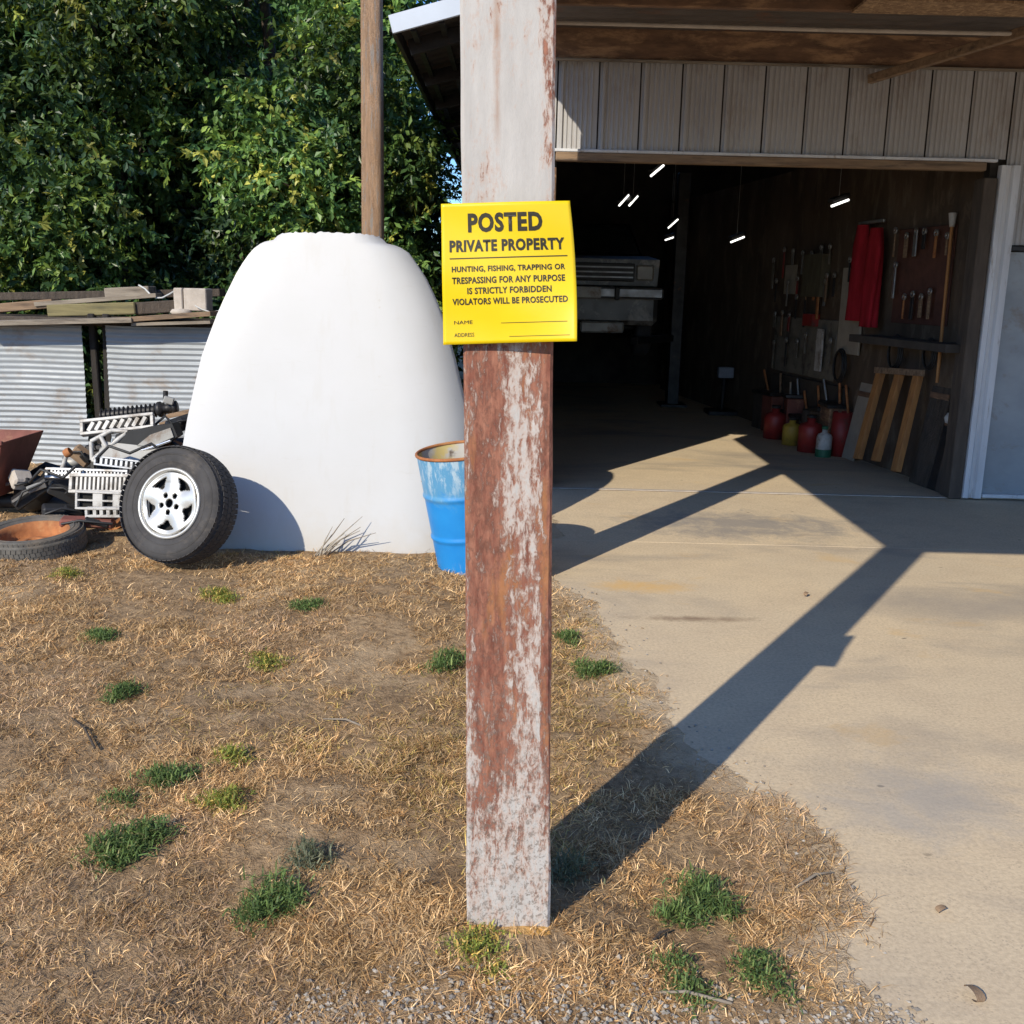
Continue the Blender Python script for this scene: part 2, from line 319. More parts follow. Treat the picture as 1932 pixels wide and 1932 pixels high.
def fibreglass():
    m, t, p = newmat('white_fibreglass'); g = N(t); v = g.coord('Object')
    col = g.mix(g.ramp(g.noise(v, 1.6, 5), [(.35, 0.0), (.7, 1.0)]), (.535, .535, .54), (.505, .503, .50))
    z = g.xyz(v)[2]; splash = g.math('ADD', z, g.math('MULTIPLY', g.noise(v, 6, 6), .5))
    col = g.mix(g.ramp(splash, [(.22, .5), (.46, 0.0)]), col, (.47, .42, .35))
    sp = g.voro(v, 7); mk = g.noise(v, 2.2, 2)
    col = g.mix(g.math('MULTIPLY', g.ramp(sp, [(.035, .6), (.07, 0.0)]), g.ramp(mk, [(.5, 0.0), (.56, 1.0)])), col, (.42, .38, .33))
    sc = g.noise(g.coord('Object', (1, 1, 6)), 9, 6, .7); col = g.mix(g.ramp(sc, [(.60, 0.0), (.72, .4)]), col, (.47, .455, .43))
    dr_ = g.noise(g.coord('Object', (7, 7, .8)), 1.6, 6, .65); col = g.mix(g.ramp(dr_, [(.55, 0.0), (.75, .3)]), col, (.46, .43, .38))
    g.put(p.inputs['Base Color'], col); p.inputs['Roughness'].default_value = .42; p.inputs['Specular IOR Level'].default_value = .35
    g.put(p.inputs['Normal'], g.bump(g.noise(v, 2.2, 2), .03, .02)); return m
M['hood'] = fibreglass()

def drumpaint():
    m, t, p = newmat('blue_drum_paint'); g = N(t); v = g.coord('Object'); x, y, z = g.xyz(v)
    col = g.mix(g.ramp(g.noise(v, 5, 5), [(.3, 0.0), (.7, 1.0)]), (.010, .20, .56), (.018, .25, .62))
    fade = g.math('ADD', z, g.math('MULTIPLY', g.noise(v, 11, 7, .7), .30))
    col = g.mix(g.ramp(fade, [(.58, 0.0), (.66, .75), (.9, .8)]), col, (.12, .30, .44))
    sc = g.noise(g.coord('Object', (4, 4, 1)), 7, 9, .75); msk = g.ramp(fade, [(.12, 1.0), (.26, .0), (.62, .0), (.74, 1.0)])
    col = g.mix(g.math('MULTIPLY', g.ramp(sc, [(.50, 0.0), (.58, .75)]), msk), col, (.46, .56, .62))
    col = g.mix(g.ramp(g.noise(v, 9, 8, .75), [(.72, 0.0), (.78, .6)]), col, (.22, .10, .05))
    col = g.mix(g.ramp(fade, [(.09, .8), (.17, 0.0)]), col, (.34, .20, .12))
    g.put(p.inputs['Base Color'], col); p.inputs['Roughness'].default_value = .45
    g.put(p.inputs['Normal'], g.bump(g.noise(v, 9, 5), .15, .006)); return m
M['drum'] = drumpaint()
def drumin():
    m, t, p = newmat('drum_inside'); g = N(t); v = g.coord('Object')
    col = g.mix(g.ramp(g.noise(v, 6, 6), [(.50, 0.0), (.60, 1.0)]), (.42, .40, .37), (.50, .40, .16))
    col = g.mix(g.ramp(g.noise(v, 11, 5), [(.58, 0.0), (.68, 1.0)]), col, (.12, .09, .07))
    g.put(p.inputs['Base Color'], col); p.inputs['Roughness'].default_value = .8; return m
M['drum_in'] = drumin()
def signmat():
    m, t, p = newmat('yellow_sign_sheet'); g = N(t); v = g.coord('Object')
    g.put(p.inputs['Base Color'], g.mix(g.noise(v, 6, 4), (.72, .49, .002), (.76, .545, .006)))
    p.inputs['Roughness'].default_value = .33; p.inputs['Specular IOR Level'].default_value = .5
    g.put(p.inputs['Normal'], g.bump(g.noise(v, 14, 3), .12, .004)); return m
M['sign'] = signmat()
M['ink'] = mat('sign_ink', (.02, .016, .008), (.035, .028, .012), 40, .5, 0, bump=0)

# ------------------------------------------------------------------ terrain functions
def vnoise(x, y, seed=0):
    x = np.asarray(x, float); y = np.asarray(y, float); xi = np.floor(x).astype(np.int64); yi = np.floor(y).astype(np.int64)
    fx = x - xi; fy = y - yi; fx = fx * fx * (3 - 2 * fx); fy = fy * fy * (3 - 2 * fy)
    def h(a, b):
        n = (a * 374761393 + b * 668265263 + seed * 974634777) & 0x7fffffff
        n = ((n ^ (n >> 13)) * 1274126177) & 0x7fffffff
        return ((n ^ (n >> 16)) & 0xffff) / 65535.0
    return (h(xi, yi) * (1 - fx) + h(xi + 1, yi) * fx) * (1 - fy) + (h(xi, yi + 1) * (1 - fx) + h(xi + 1, yi + 1) * fx) * fy
BY = [-5, 1.2, 2.02, 2.20, 2.40, 2.65, 2.98, 3.19, 3.60, 4.02, 4.76, 5.19, 5.63, 8.15, 8.3, 18, 19, 40]
BX = [1.2, .95, .88, .81, .88, .90, .95, .78, .65, .56, .476, .376, .241, .20, -.30, -.30, 9.5, 9.5]
def xb(y): return np.interp(y, BY, BX)
def edge(x, y): return xb(y) + .16 * (vnoise(x * 3, y * 3, 51) - .5) + .10 * (vnoise(x * 9, y * 9, 5) - .5) + .05 * (vnoise(x * 28, y * 28, 52) - .5) - x
def hg(x, y):
    x = np.asarray(x, float); y = np.asarray(y, float)
    s = edge(x, y)
    h = .052 * (vnoise(x * 1.4, y * 1.4, 1) - .45) + .030 * (vnoise(x * 5, y * 5, 2) - .5) + .014 * (vnoise(x * 16, y * 16, 3) - .5)
    a = np.clip(s / .45, 0, 1); h = h * a + .003 * np.clip(s / .03, -8, 1)
    near = np.clip(1 - np.hypot(x - .02, y - 2.36) / .25, 0, 1)
    h = np.where((x > -.02) & (s > .02), np.maximum(h, .003 + .25 * np.abs(h)), h)
    m2 = np.hypot(x - .02, y - 2.33); mound = .046 * np.clip(1 - (m2 - .10) / .28, 0, 1) ** 1.5 * np.clip(s / .1, 0, 1)
    return np.where(s > -.06, h * (1 - near * .8) + mound, -.06)
def hz(x, y): return float(hg(np.array([x]), np.array([y]))[0])

# ------------------------------------------------------------------ setting: ground and paving
gx = np.concatenate([[-900, -300, -100, -40, -20, -12, -9], np.arange(-6.5, .1, .05), np.arange(.1, 1.25, .014), [2.2, 4, 8, 12, 20, 40, 100, 300, 900]])
gy = np.concatenate([[-300, -60, -15, -4, -1], np.arange(0.0, 1.5, .05), np.arange(1.5, 5.9, .02), np.arange(5.9, 9.6, .05), [10, 11, 12, 14, 16, 18, 19, 22, 30, 60, 150, 400, 1200]])
GX, GY = np.meshgrid(gx, gy); GZ = hg(GX, GY)
GZ = np.where((GX > 1.7) & (GY < 19), -.06, GZ)
nx, ny = len(gx), len(gy); idx = np.arange(nx * ny).reshape(ny, nx)
Q = np.stack([idx[:-1, :-1], idx[:-1, 1:], idx[1:, 1:], idx[1:, :-1]], -1).reshape(-1, 4)
struct(mesh_np('ground', np.stack([GX, GY, GZ], -1).reshape(-1, 3), Q, M['soil'], np.repeat(np.clip(1 - edge(GX, GY).reshape(-1, 1) / .30, 0, 1), 3, 1), smooth=True))
pav = thing('driveway', None, None); struct(pav)
FY = 8.24                                       # plane of the garage front
for x0, x1, y0, y1, dz in ((.02, 9, -3, 6.468, 0), (.02, 9, 6.484, 8.228, -.003), (-.30, 9, 8.244, 18.5, .002)):
    MB().box(((x0 + x1) / 2, (y0 + y1) / 2, dz - .05), (x1 - x0, y1 - y0, .1), b=.0025).build('slab', M['concrete'], pav)

# ------------------------------------------------------------------ garage
gar = thing('garage', 'metal garage with wide open door and dark cluttered interior', 'garage', (0, FY, 0))
def gp(name, mb, m, par=None): return mb.build(name, m, par or gar)
X0, X1 = .27, 3.455                             # door opening
ZH = 2.50
def ribbed(x0, x1, z0, z1, y):
    """one cladding strip: a tall rib on its left joint, small flutes between"""
    pr = [(0, 0), (.012, 0), (.020, -.020), (.036, -.020), (.044, 0)]
    n = 6; w = .305
    for i in range(n):
        a = .058 + i * .038; pr += [(a, 0), (a + .007, -.008), (a + .015, -.008), (a + .022, 0)]
    pr += [(.305, .001)]
    pr = [(x0 + a * (x1 - x0) / w, y + b) for a, b in pr]
    mb = MB(); k = len(pr)
    mb.add([(a, b, z0) for a, b in pr] + [(a, b, z1) for a, b in pr], [(i, i + 1, k + i + 1, k + i) for i in range(k - 1)])
    return mb
w = .305; x = -.345; i = 0
while x < 6.2:
    zt = 3.20; zb = ZH + .075
    if x + w <= X0 + .02: zb = .02
    if x >= 3.60: zb = 1.96
    xe = x + w
    if zb > 2 or x + w <= X0 + .02 or x >= 3.6:
        gp('wall_panel', ribbed(x, xe - .011, zb, zt, -.03 - .0015 * (i % 2)), M['tan_metal'])
    x = xe; i += 1
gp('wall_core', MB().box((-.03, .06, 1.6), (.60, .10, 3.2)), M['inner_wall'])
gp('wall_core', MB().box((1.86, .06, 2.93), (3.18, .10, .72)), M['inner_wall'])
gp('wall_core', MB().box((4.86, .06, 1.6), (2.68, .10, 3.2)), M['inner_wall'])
gp('header_trim', MB().box((1.86, -.045, ZH + .062), (3.36, .05, .022), b=.004), M['white_trim'])
gp('header_board', MB().box((1.86, -.028, ZH + .018), (3.20, .085, .062), b=.006), M['lumber2'])
gp('jamb_board', MB().box((3.508, .03, 1.22), (.10, .18, 2.44), b=.006), M['jamb'])
gp('jamb_board', MB().box((.225, .03, 1.22), (.09, .18, 2.44), b=.006), M['brown_wood'])
jt = MB(); k = 7
pr = [(3.56, -.02), (3.565, -.075), (3.60, -.080), (3.615, -.060), (3.64, -.060), (3.655, -.082), (3.705, -.080), (3.712, -.03)]
jt.add([(a, b, .012) for a, b in pr] + [(a + .006, b, 2.53) for a, b in pr], [(i, i + 1, 8 + i + 1, 8 + i) for i in range(7)])
gp('corner_trim', jt, M['white_trim'])
# lower front wall right of the door: plain galvanised sheets under a dark drip ledge
for i in range(3):
    gp('sheet', MB().box((4.16 + i * .90, -.012 - .002 * (i % 2), .97), (.892, .008, 1.88), b=.002), M['galv'])
gp('drip_ledge', MB().box((5.05, -.035, 1.935), (2.66, .06, .035), b=.004), M['dark_metal'])
gp('sill_angle', MB().box((5.05, -.045, .03), (2.66, .05, .03), b=.004), M['white_trim'])
gp('door_sill', MB().box((1.86, -.02, .0045), (3.18, .05, .006)), M['block'])
# side, back and inner walls
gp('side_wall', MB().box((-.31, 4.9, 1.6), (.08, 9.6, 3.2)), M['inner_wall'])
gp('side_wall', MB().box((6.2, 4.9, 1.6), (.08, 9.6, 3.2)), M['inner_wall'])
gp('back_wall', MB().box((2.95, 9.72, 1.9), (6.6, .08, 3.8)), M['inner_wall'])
TW0, TW1 = Vector((3.60, 8.42, 0)), Vector((2.98, 12.75, 0)); twd = (TW1 - TW0).normalized(); twn = Vector((twd.y, -twd.x, 0)) * -1
tc = TW0 + twd * 4.4
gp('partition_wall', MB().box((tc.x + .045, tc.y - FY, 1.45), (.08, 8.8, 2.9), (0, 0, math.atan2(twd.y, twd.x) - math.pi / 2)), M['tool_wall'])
# roof: two corrugated slopes with an overhang, white fascia along the front rake
def slope(xa, za, xb_, zb_, ya, yb, amp=.012, pitch=.18, th=.05):
    nn = int((yb - ya) / pitch) * 4; mb = MB(); vs = []
    for i in range(nn + 1):
        y = ya + (yb - ya) * i / nn; o = amp if i % 4 in (0, 1) else 0
        vs += [(xa, y, za + o), (xb_, y, zb_ + o)]
    mb.add(vs, [(2 * i, 2 * i + 1, 2 * i + 3, 2 * i + 2) for i in range(nn)]); return mb
EZ, RZ, EX, RX = 3.36, 4.52, -.90, 3.2
ro = gp('roof', slope(EX, EZ, RX, RZ, -.42, 9.9), M['roof_under'])
gp('roof_sheet', slope(RX, RZ, 7.3, EZ, -.42, 9.9), M['roof_under'], ro)
def bar(a, b, hgt, dep, up=(0, 0, 1)):
    a, b = Vector(a), Vector(b); L = (b - a).length; m_ = frame((a + b) / 2, b - a, up)
    return MB().box((0, 0, 0), (dep, hgt, L), b=min(hgt, dep) * .08, M=m_)
gp('fascia', bar((EX - .02, -.45, EZ - .05), (RX, -.45, RZ - .05), .12, .03), M['white_metal'], ro)
gp('fascia', bar((RX, -.45, RZ - .05), (7.3, -.45, EZ - .05), .15, .03), M['white_metal'], ro)
gp('eave_trim', MB().box((EX - .01, 4.7, EZ - .035), (.03, 10.2, .10)), M['dark_metal'], ro)
for i in range(8):
    y = .15 + i * 1.25; gp('rafter', bar((EX + .05, y, EZ - .075), (RX, y, RZ - .075), .11, .05), M['dark_metal'], ro)
for i in range(3):
    gp('purlin', MB().box((EX + .12 + i * .2, 4.7, EZ - .04 + i * .055), (.04, 10, .03)), M['dark_metal'], ro)
gp('gable_wall', MB().add([(-.34, -.02, 3.2), (6.2, -.02, 3.2), (6.2, -.02, 3.62), (RX, -.02, RZ - .06), (-.34, -.02, 3.48)], [(0, 1, 2, 3, 4)]), M['tan_metal'])

# ------------------------------------------------------------------ canopy in front of the door
can = thing('canopy', 'brown timber canopy roof over the garage door', 'canopy', (0, 2.35, 0))
def cp(name, mb, m): return mb.build(name, m, can)
WY = FY - 2.35
cp('front_beam', MB().box((3.3, 0, 2.985), (6.85, .14, .20), b=.01), M['brown_wood'])
sb = MB(); pr = [(-.07, 2.855), (WY - .95, 2.855), (WY - .95, 3.325), (-.07, 3.07)]
sb.add([(-.125, a, b) for a, b in pr] + [(-.06, a, b) for a, b in pr], [(0, 1, 2, 3), (7, 6, 5, 4), (0, 4, 5, 1), (1, 5, 6, 2), (2, 6, 7, 3), (3, 7, 4, 0)])
cp('side_board', sb, M['brown_wood'])
cp('ledger', MB().box((3.3, WY - .075, 3.325), (6.2, .05, .27), b=.006), M['brown_wood'])
cp('ledger_strip', MB().box((3.2, WY - .115, 3.182), (6.3, .03, .018), b=.003), M['lumber'])
def rz(y): return 3.075 + (y + .1) / (WY + .1) * .30
cr = slope(-.14, 0, 6.7, 0, -.14, WY - .03)
cr.v = [(a, b, rz(b) + c + .03) for a, b, c in cr.v]; cp('roof_sheet', cr, M['roof_under'])
for y in (.9, 2.0, 3.1):
    cp('purlin', MB().box((3.3, y, rz(y) - .03), (6.7, .05, .10), b=.005), M['brown_wood'])
cp('purlin', MB().box((3.3, 4.62, rz(4.62) - .012), (6.7, .05, .07), b=.005), M['brown_wood'])
cp('strand_board_strip', MB().box((4.2, 4.42, rz(4.42) - .048), (4.4, .30, .016)), M['osb'])
cp('conduit', MB().tube([(-.05, WY - .96, 3.235), (2, WY - .96, 3.230), (4, WY - .96, 3.236), (6.5, WY - .96, 3.23)], .014, 8), M['block'])
a = atY(1640, 150, FY - .12); b = atY(1945, 42, 7.05)
cp('brace', bar((a.x, a.y - 2.35, a.z), (b.x + .3, b.y - 2.35 - .15, b.z + .04), .06, .05), M['lumber2'])

# ------------------------------------------------------------------ posts
def make_post(name, wd, h, label, base, lean, m):
    root = thing(name, label, 'post', base); root.rotation_euler = lean
    nz = 60; mb = MB(); prof = []
    c = .006; hw = wd / 2
    ring = [(-hw + c, -hw), (-hw / 3, -hw), (hw / 3, -hw), (hw - c, -hw), (hw, -hw + c), (hw, 0), (hw, hw - c), (hw - c, hw), (0, hw), (-hw + c, hw), (-hw, hw - c), (-hw, 0), (-hw, -hw + c)]
    vs = []; k = len(ring)
    for i in range(nz + 1):
        z = -.12 + (h + .12) * i / nz; fl = 1 + .05 * max(0, 1 - z / .9) if z > 0 else 1.05
        for j, (x, y) in enumerate(ring):
            d = .0016 * (vnoise(z * 9 + j * 3.1, j * 1.7, 9) - .5) * 2
            vs.append((x * fl + d, y * fl + d, z))
    fs = [(i * k + j, i * k + (j + 1) % k, (i + 1) * k + (j + 1) % k, (i + 1) * k + j) for i in range(nz) for j in range(k)]
    mb.add(vs, fs); mb.add(vs[-k:], [tuple(range(k))]); mb.build('shaft', m, root)
    return root
make_post('post', .193, 2.93, 'square post with flaking white paint and rusty red patches behind the yellow sign', (.017, 2.362, 0), (0, R(-1.35), 0), M['post'])
make_post('post', .21, 2.95, 'square canopy post standing beside the blue drum, behind the foreground post', (.07, 5.62, 0), (0, R(-.9), 0), M['post2'])

# ------------------------------------------------------------------ yellow notice
sg = thing('notice_sign', 'bright yellow POSTED PRIVATE PROPERTY notice fixed on the front post', 'sign', (0, 2.240, 0))
TL, TR, BR, BL = (-.1615, 1.7235), (.1035, 1.7365), (.1260, 1.4530), (-.1540, 1.4365)
def sgn(u, v):                                   # u 0..1 left to right, v 0..1 bottom to top
    x = (BL[0] * (1 - u) + BR[0] * u) * (1 - v) + (TL[0] * (1 - u) + TR[0] * u) * v
    z = (BL[1] * (1 - u) + BR[1] * u) * (1 - v) + (TL[1] * (1 - u) + TR[1] * u) * v
    x += .006 * math.sin(math.pi * v) * max(0, u - .6) / .4
    y = .004 * math.sin(2 * math.pi * u + 1.2) * (1 - .5 * v) + .012 * max(0, u - .62) ** 2 / .14 * (v - .35) - .13 * max(0, u - .42) ** 1.3 * max(0, .48 - v) + .003 * math.sin(9 * v + 3 * u)
    return x, y, z
n = 40; vs = []; fs = []
for j in range(n + 1):
    for i in range(n + 1): vs.append(sgn(i / n, j / n))
fs = [(j * (n + 1) + i, j * (n + 1) + i + 1, (j + 1) * (n + 1) + i + 1, (j + 1) * (n + 1) + i) for j in range(n) for i in range(n)]
so = MB().add(vs, fs, smooth=True).build('sheet', M['sign'], sg)
md = so.modifiers.new('thick', 'SOLIDIFY'); md.thickness = .0012; md.offset = -1
def lettering(txt, u0, u1, v0, v1, bold):
    cu = bpy.data.curves.new('t', 'FONT'); cu.body = txt; cu.offset = bold; cu.space_character = 1 + 2.4 * bold; cu.fill_mode = 'FRONT'; cu.resolution_u = 3
    o = bpy.data.objects.new('t', cu); COL.objects.link(o); bpy.context.view_layer.update()
    me = bpy.data.meshes.new_from_object(o); bpy.data.objects.remove(o)
    bm = bmesh.new(); bm.from_mesh(me); bmesh.ops.triangulate(bm, faces=bm.faces[:])
    bmesh.ops.subdivide_edges(bm, edges=[e for e in bm.edges if e.calc_length() > .12], cuts=2)
    xs = [v.co.x for v in bm.verts]; ys = [v.co.y for v in bm.verts]; xa, xz, ya, yz = min(xs), max(xs), min(ys), max(ys)
    for v in bm.verts:
        u = u0 + (v.co.x - xa) / (xz - xa) * (u1 - u0); w_ = v0 + (v.co.y - ya) / (yz - ya) * (v1 - v0)
        x, y, z = sgn(u, w_); v.co = (x, y - .0011, z)
    bm.to_mesh(me); bm.free(); me.name = 'lettering'; me.materials.clear()
    return link('lettering', me, M['ink'], so)
lettering('POSTED', .205, .775, .795, .930, .042)
lettering('PRIVATE PROPERTY', .060, .930, .660, .745, .044)
lettering('HUNTING, FISHING, TRAPPING OR', .075, .925, .512, .560, .030)
lettering('TRESPASSING FOR ANY PURPOSE', .075, .920, .435, .483, .030)
lettering('IS STRICTLY FORBIDDEN', .190, .820, .360, .407, .030)
lettering('VIOLATORS WILL BE PROSECUTED', .075, .935, .284, .331, .030)
lettering('NAME', .085, .225, .146, .172, 0)
lettering('ADDRESS', .085, .235, .054, .082, 0)
def rule(u0, u1, v, h):
    mb = MB(); k = 30
    for i in range(k + 1):
        u = u0 + (u1 - u0) * i / k
        for q in (v, v + h):
            x, y, z = sgn(u, q); mb.v.append((x, y - .0011, z))
    mb.f = [(2 * i, 2 * i + 2, 2 * i + 3, 2 * i + 1) for i in range(k)]; mb.sm = [False] * k
    mb.build('rule', M['ink'], so)
rule(.06, .945, .612, .007); rule(.44, .93, .145, .0035); rule(.50, .95, .046, .003)


# ------------------------------------------------------------------ white truck hood
hd = thing('truck_hood', 'big white fibreglass truck hood standing on end in the dry grass', 'truck hood', (-1.13, 6.05, 0))
rows = [(1048, 322, 915), (1000, 325, 912), (950, 330, 908), (900, 337, 902), (850, 345, 895), (796, 354, 886), (740, 366, 873), (677, 381, 859), (640, 394, 849), (600, 409, 837), (570, 422, 826), (551, 431, 818), (520, 446, 803), (500, 458, 790), (484, 469, 779), (472, 479, 770), (463, 491, 756), (459, 499, 746), (455, 516, 728), (447, 524, 721), (439, 532, 714)]
NR = len(rows); NU = 48; vs = []
for r, (py, xl, xr) in enumerate(rows):
    v = r / (NR - 1)
    hz_ = atY(625, py, 6.05 + .25 * (1048 - py) / 608).z; t_ = max(0, hz_) / 1.9
    yb_ = 6.03 + .33 * t_ + .03 * t_ ** 6
    L, Rr = atY(xl, py, yb_ + .035 * (1 - .65 * t_)), atY(xr, py, yb_ + .30 * (1 - .65 * t_)); xc = (L.x + Rr.x) / 2; hw = (Rr.x - L.x) / 2; z = atY(625, py, yb_).z
    if r == 0: z = -.05
    for i in range(-2, NU + 3):
        if 0 <= i <= NU:
            u = -1 + 2 * i / NU; u = math.sin(u * math.pi / 2) * .6 + u * .4; y = yb_ + (1 - .65 * t_) * (.035 * abs(u) ** 6 if u < 0 else .20 * u ** 8 + .10 * max(0, (u - .5) / .5) ** 2); x = xc + hw * u
        else:
            sgn_ = -1 if i < 0 else 1; k = (-i if i < 0 else i - NU); x = xc + sgn_ * (hw - .012 * (k - 1)); y = yb_ + (1 - .65 * t_) * (.035 if i < 0 else .30) + .05 * k
        zz = z
        if r == NR - 1: zz = z + .013 * (vnoise(i * .8, 7.7, 8) - .5) + .003 * math.sin(i * 1.9) - .012 * abs(2 * i / NU - 1) ** 2
        elif r >= NR - 2: zz = z + .003 * (vnoise(i * .8, r * .9, 6) - .5)
        vs.append((x + 1.13, y - 6.05, zz))
W_ = NU + 5
fs = [(r * W_ + i, r * W_ + i + 1, (r + 1) * W_ + i + 1, (r + 1) * W_ + i) for r in range(NR - 1) for i in range(W_ - 1)]
# folded top lip
top = vs[(NR - 1) * W_:]; o_ = len(vs); vs2 = [(x, y + .001, z + .001) for x, y, z in top] + [(x * .99, y + .05, z - .012) for x, y, z in top]
vs += vs2
fs += [((NR - 1) * W_ + i, (NR - 1) * W_ + i + 1, o_ + i + 1, o_ + i) for i in range(W_ - 1)] + [(o_ + i, o_ + i + 1, o_ + W_ + i + 1, o_ + W_ + i) for i in range(W_ - 1)]
ho = MB().add(vs, [f for f in fs if max(f) < o_], smooth=True).add(vs[o_ - W_:], [tuple(q - o_ + W_ for q in f) for f in fs if max(f) >= o_]).build('shell', M['hood'], hd)
md = ho.modifiers.new('thick', 'SOLIDIFY'); md.thickness = .008; md.offset = -1; me_ = ho.modifiers.new('crisp', 'EDGE_SPLIT'); me_.split_angle = R(38)
# the hood's own prop frame that keeps it standing
for s_ in (-.5, .5):
    MB().tube([(s_ * .8, .46, 1.1), (s_, 1.25, .02)], .022, 8).build('prop_leg', M['dark_metal'], hd)
MB().tube([(-.45, .46, 1.1), (.45, .46, 1.1)], .02, 8).build('prop_bar', M['dark_metal'], hd)

# ------------------------------------------------------------------ blue drum
dr = thing('steel_drum', 'faded blue steel drum leaning beside the white hood', 'drum', (-.225, 5.78, hz(-.225, 5.78) - .03))
dr.rotation_euler = (R(3.5), R(-6.5), 0)
Hd = .70; prof = []
def rad(z): return .180 + .052 * z / Hd
ribs = (.235, .475)
for i in range(71):
    z = Hd * i / 70; r = rad(z)
    for rb in ribs: r += .009 * math.exp(-((z - rb) / .010) ** 2)
    prof.append((r, z))
MB().lathe(prof, 56).build('shell', M['drum'], dr)
rt = rad(Hd)
MB().lathe([(rt + .009 * math.cos(a_), Hd + .006 + .009 * math.sin(a_)) for a_ in [2 * math.pi * q / 10 for q in range(10)]], 56, close=True).build('rim', M['rust'], dr)
MB().lathe([(rt - .004, Hd), (rad(.6) - .012, .60), (rad(.34) - .014, .34), (0, .33)], 48).build('liner', M['drum_in'], dr)
sc = MB()
for i in range(46):
    a_, q = random.uniform(0, 6.28), rt * .8 * math.sqrt(random.random())
    sc.box((q * math.cos(a_), q * math.sin(a_), Hd - .14 + random.uniform(-.05, .04)), (random.uniform(.03, .12), random.uniform(.02, .05), random.uniform(.005, .03)), (random.uniform(-.6, .6), random.uniform(-.6, .6), random.uniform(0, 3)))
tag(sc.build('scrap_fill', M['grey_panel'], dr), None, None, kind='stuff')

# ------------------------------------------------------------------ wheels
def tyre_prof(ro, ri, w):
    h = w / 2; return [(ri, -h * .72), (ri + .012, -h * .86), (ri + (ro - ri) * .35, -h), (ri + (ro - ri) * .70, -h * .97), (ro - .022, -h * .86), (ro - .006, -h * .74), (ro - .002, -h * .4), (ro, 0), (ro - .002, h * .4), (ro - .006, h * .74), (ro - .022, h * .86), (ri + (ro - ri) * .70, h * .97), (ri + (ro - ri) * .35, h), (ri + .012, h * .86), (ri, h * .72)]
def tyre_part(par, ro, ri, w, m, blocks=True):
    mb = MB().lathe(tyre_prof(ro, ri, w), 72)
    for rr in (.32, .62, .66):                   # moulded rings on the side walls
        q = ri + (ro - ri) * rr
        for s_ in (-1, 1): mb.lathe([(q - .004, s_ * w / 2 * .97), (q, s_ * (w / 2 * .97 + .0065)), (q + .004, s_ * w / 2 * .97)], 72)
    t_ = mb.build('tyre', m, par)
    if blocks:
        tb = MB(); n = 64
        for k in range(n):
            a_ = 2 * math.pi * k / n
            for j, (zc, ww, sk) in enumerate(((-.41, .15, .3), (-.20, .17, -.35), (.0, .15, .35), (.20, .17, -.35), (.41, .15, .3))):
                zc *= w; ang = a_ + (math.pi / n if j % 2 else 0); rr = ro + .001 - (.010 if j in (0, 4) else 0)
                Mx = Matrix.Rotation(ang, 4, 'Z') @ Matrix.Translation((rr, 0, zc)) @ Matrix.Rotation(sk * .5, 4, 'X')
                tb.box((0, 0, 0), (.0035, 2 * math.pi * ro / n * .84, ww * w * 1.15), M=Mx)
        tb.build('tread', m, t_)
    return t_
wc = atY(337, 953, 5.66)
wh = thing('alloy_wheel', 'car tyre with five-spoke silver alloy wheel leaning on the white hood', 'wheel', wc)
nrm = Vector((-.30, -.90, .30)).normalized(); wh.matrix_world = frame(wc, nrm)
RO, RI, TWD = .322, .186, .195
tyre_part(wh, RO, RI, TWD, M['rubber'])
MB().lathe([(.196, TWD / 2 * .80), (.196, TWD / 2 * .95), (.189, TWD / 2 * .99), (.182, TWD / 2 * .97), (.178, TWD / 2 * .86), (.170, TWD / 2 * .70), (.164, .03), (.162, -.06), (.17, -.09)], 64).build('rim', M['alu'], wh)
MB().lathe([(.160, .042), (.10, .036), (0, .036)], 40).build('shade_disc', M['hole'], wh)  # black disc gives the wheel windows their shade, not a brake part
# wheel face with five windows
fm = MB(); NA, NRr = 120, 26; keep = []
rr_ = [.024 + (.170 - .024) * i / NRr for i in range(NRr + 1)]
def fz(r, a_):
    k = (math.cos(5 * (a_ - math.pi / 2)) + 1) / 2
    return .078 + .010 * (r / .17) - .016 * (1 - k) * max(0, min(1, (r - .055) / .06)) * (1 if r < .165 else .4)
for i in range(NRr + 1):
    for j in range(NA):
        a_ = 2 * math.pi * j / NA; fm.v.append((rr_[i] * math.cos(a_), rr_[i] * math.sin(a_), fz(rr_[i], a_)))
for i in range(NRr):
    for j in range(NA):
        r = (rr_[i] + rr_[i + 1]) / 2; a_ = 2 * math.pi * (j + .5) / NA
        d = abs(((a_ - math.pi / 2 + math.pi / 5) % (2 * math.pi / 5)) - math.pi / 5)   # angle from spoke axis
        d = math.pi / 5 - d
        win = .090 < r < .150 and d < .10 + .30 * (r - .090) / .060
        lug = any(math.hypot(r * math.cos(a_) - .050 * math.cos(q), r * math.sin(a_) - .050 * math.sin(q)) < .0150 for q in [math.pi / 2 + math.pi / 5 + 2 * math.pi / 5 * k for k in range(5)])
        if not win and not lug: fm.f.append((i * NA + j, i * NA + (j + 1) % NA, (i + 1) * NA + (j + 1) % NA, (i + 1) * NA + j)); fm.sm.append(True)
fo = fm.build('wheel_face', M['alu'], wh); md = fo.modifiers.new('thick', 'SOLIDIFY'); md.thickness = .016; md.offset = 0
MB().lathe([(.026, .065), (.026, .045), (0, .045)], 24).build('centre_bore', M['hole'], wh)

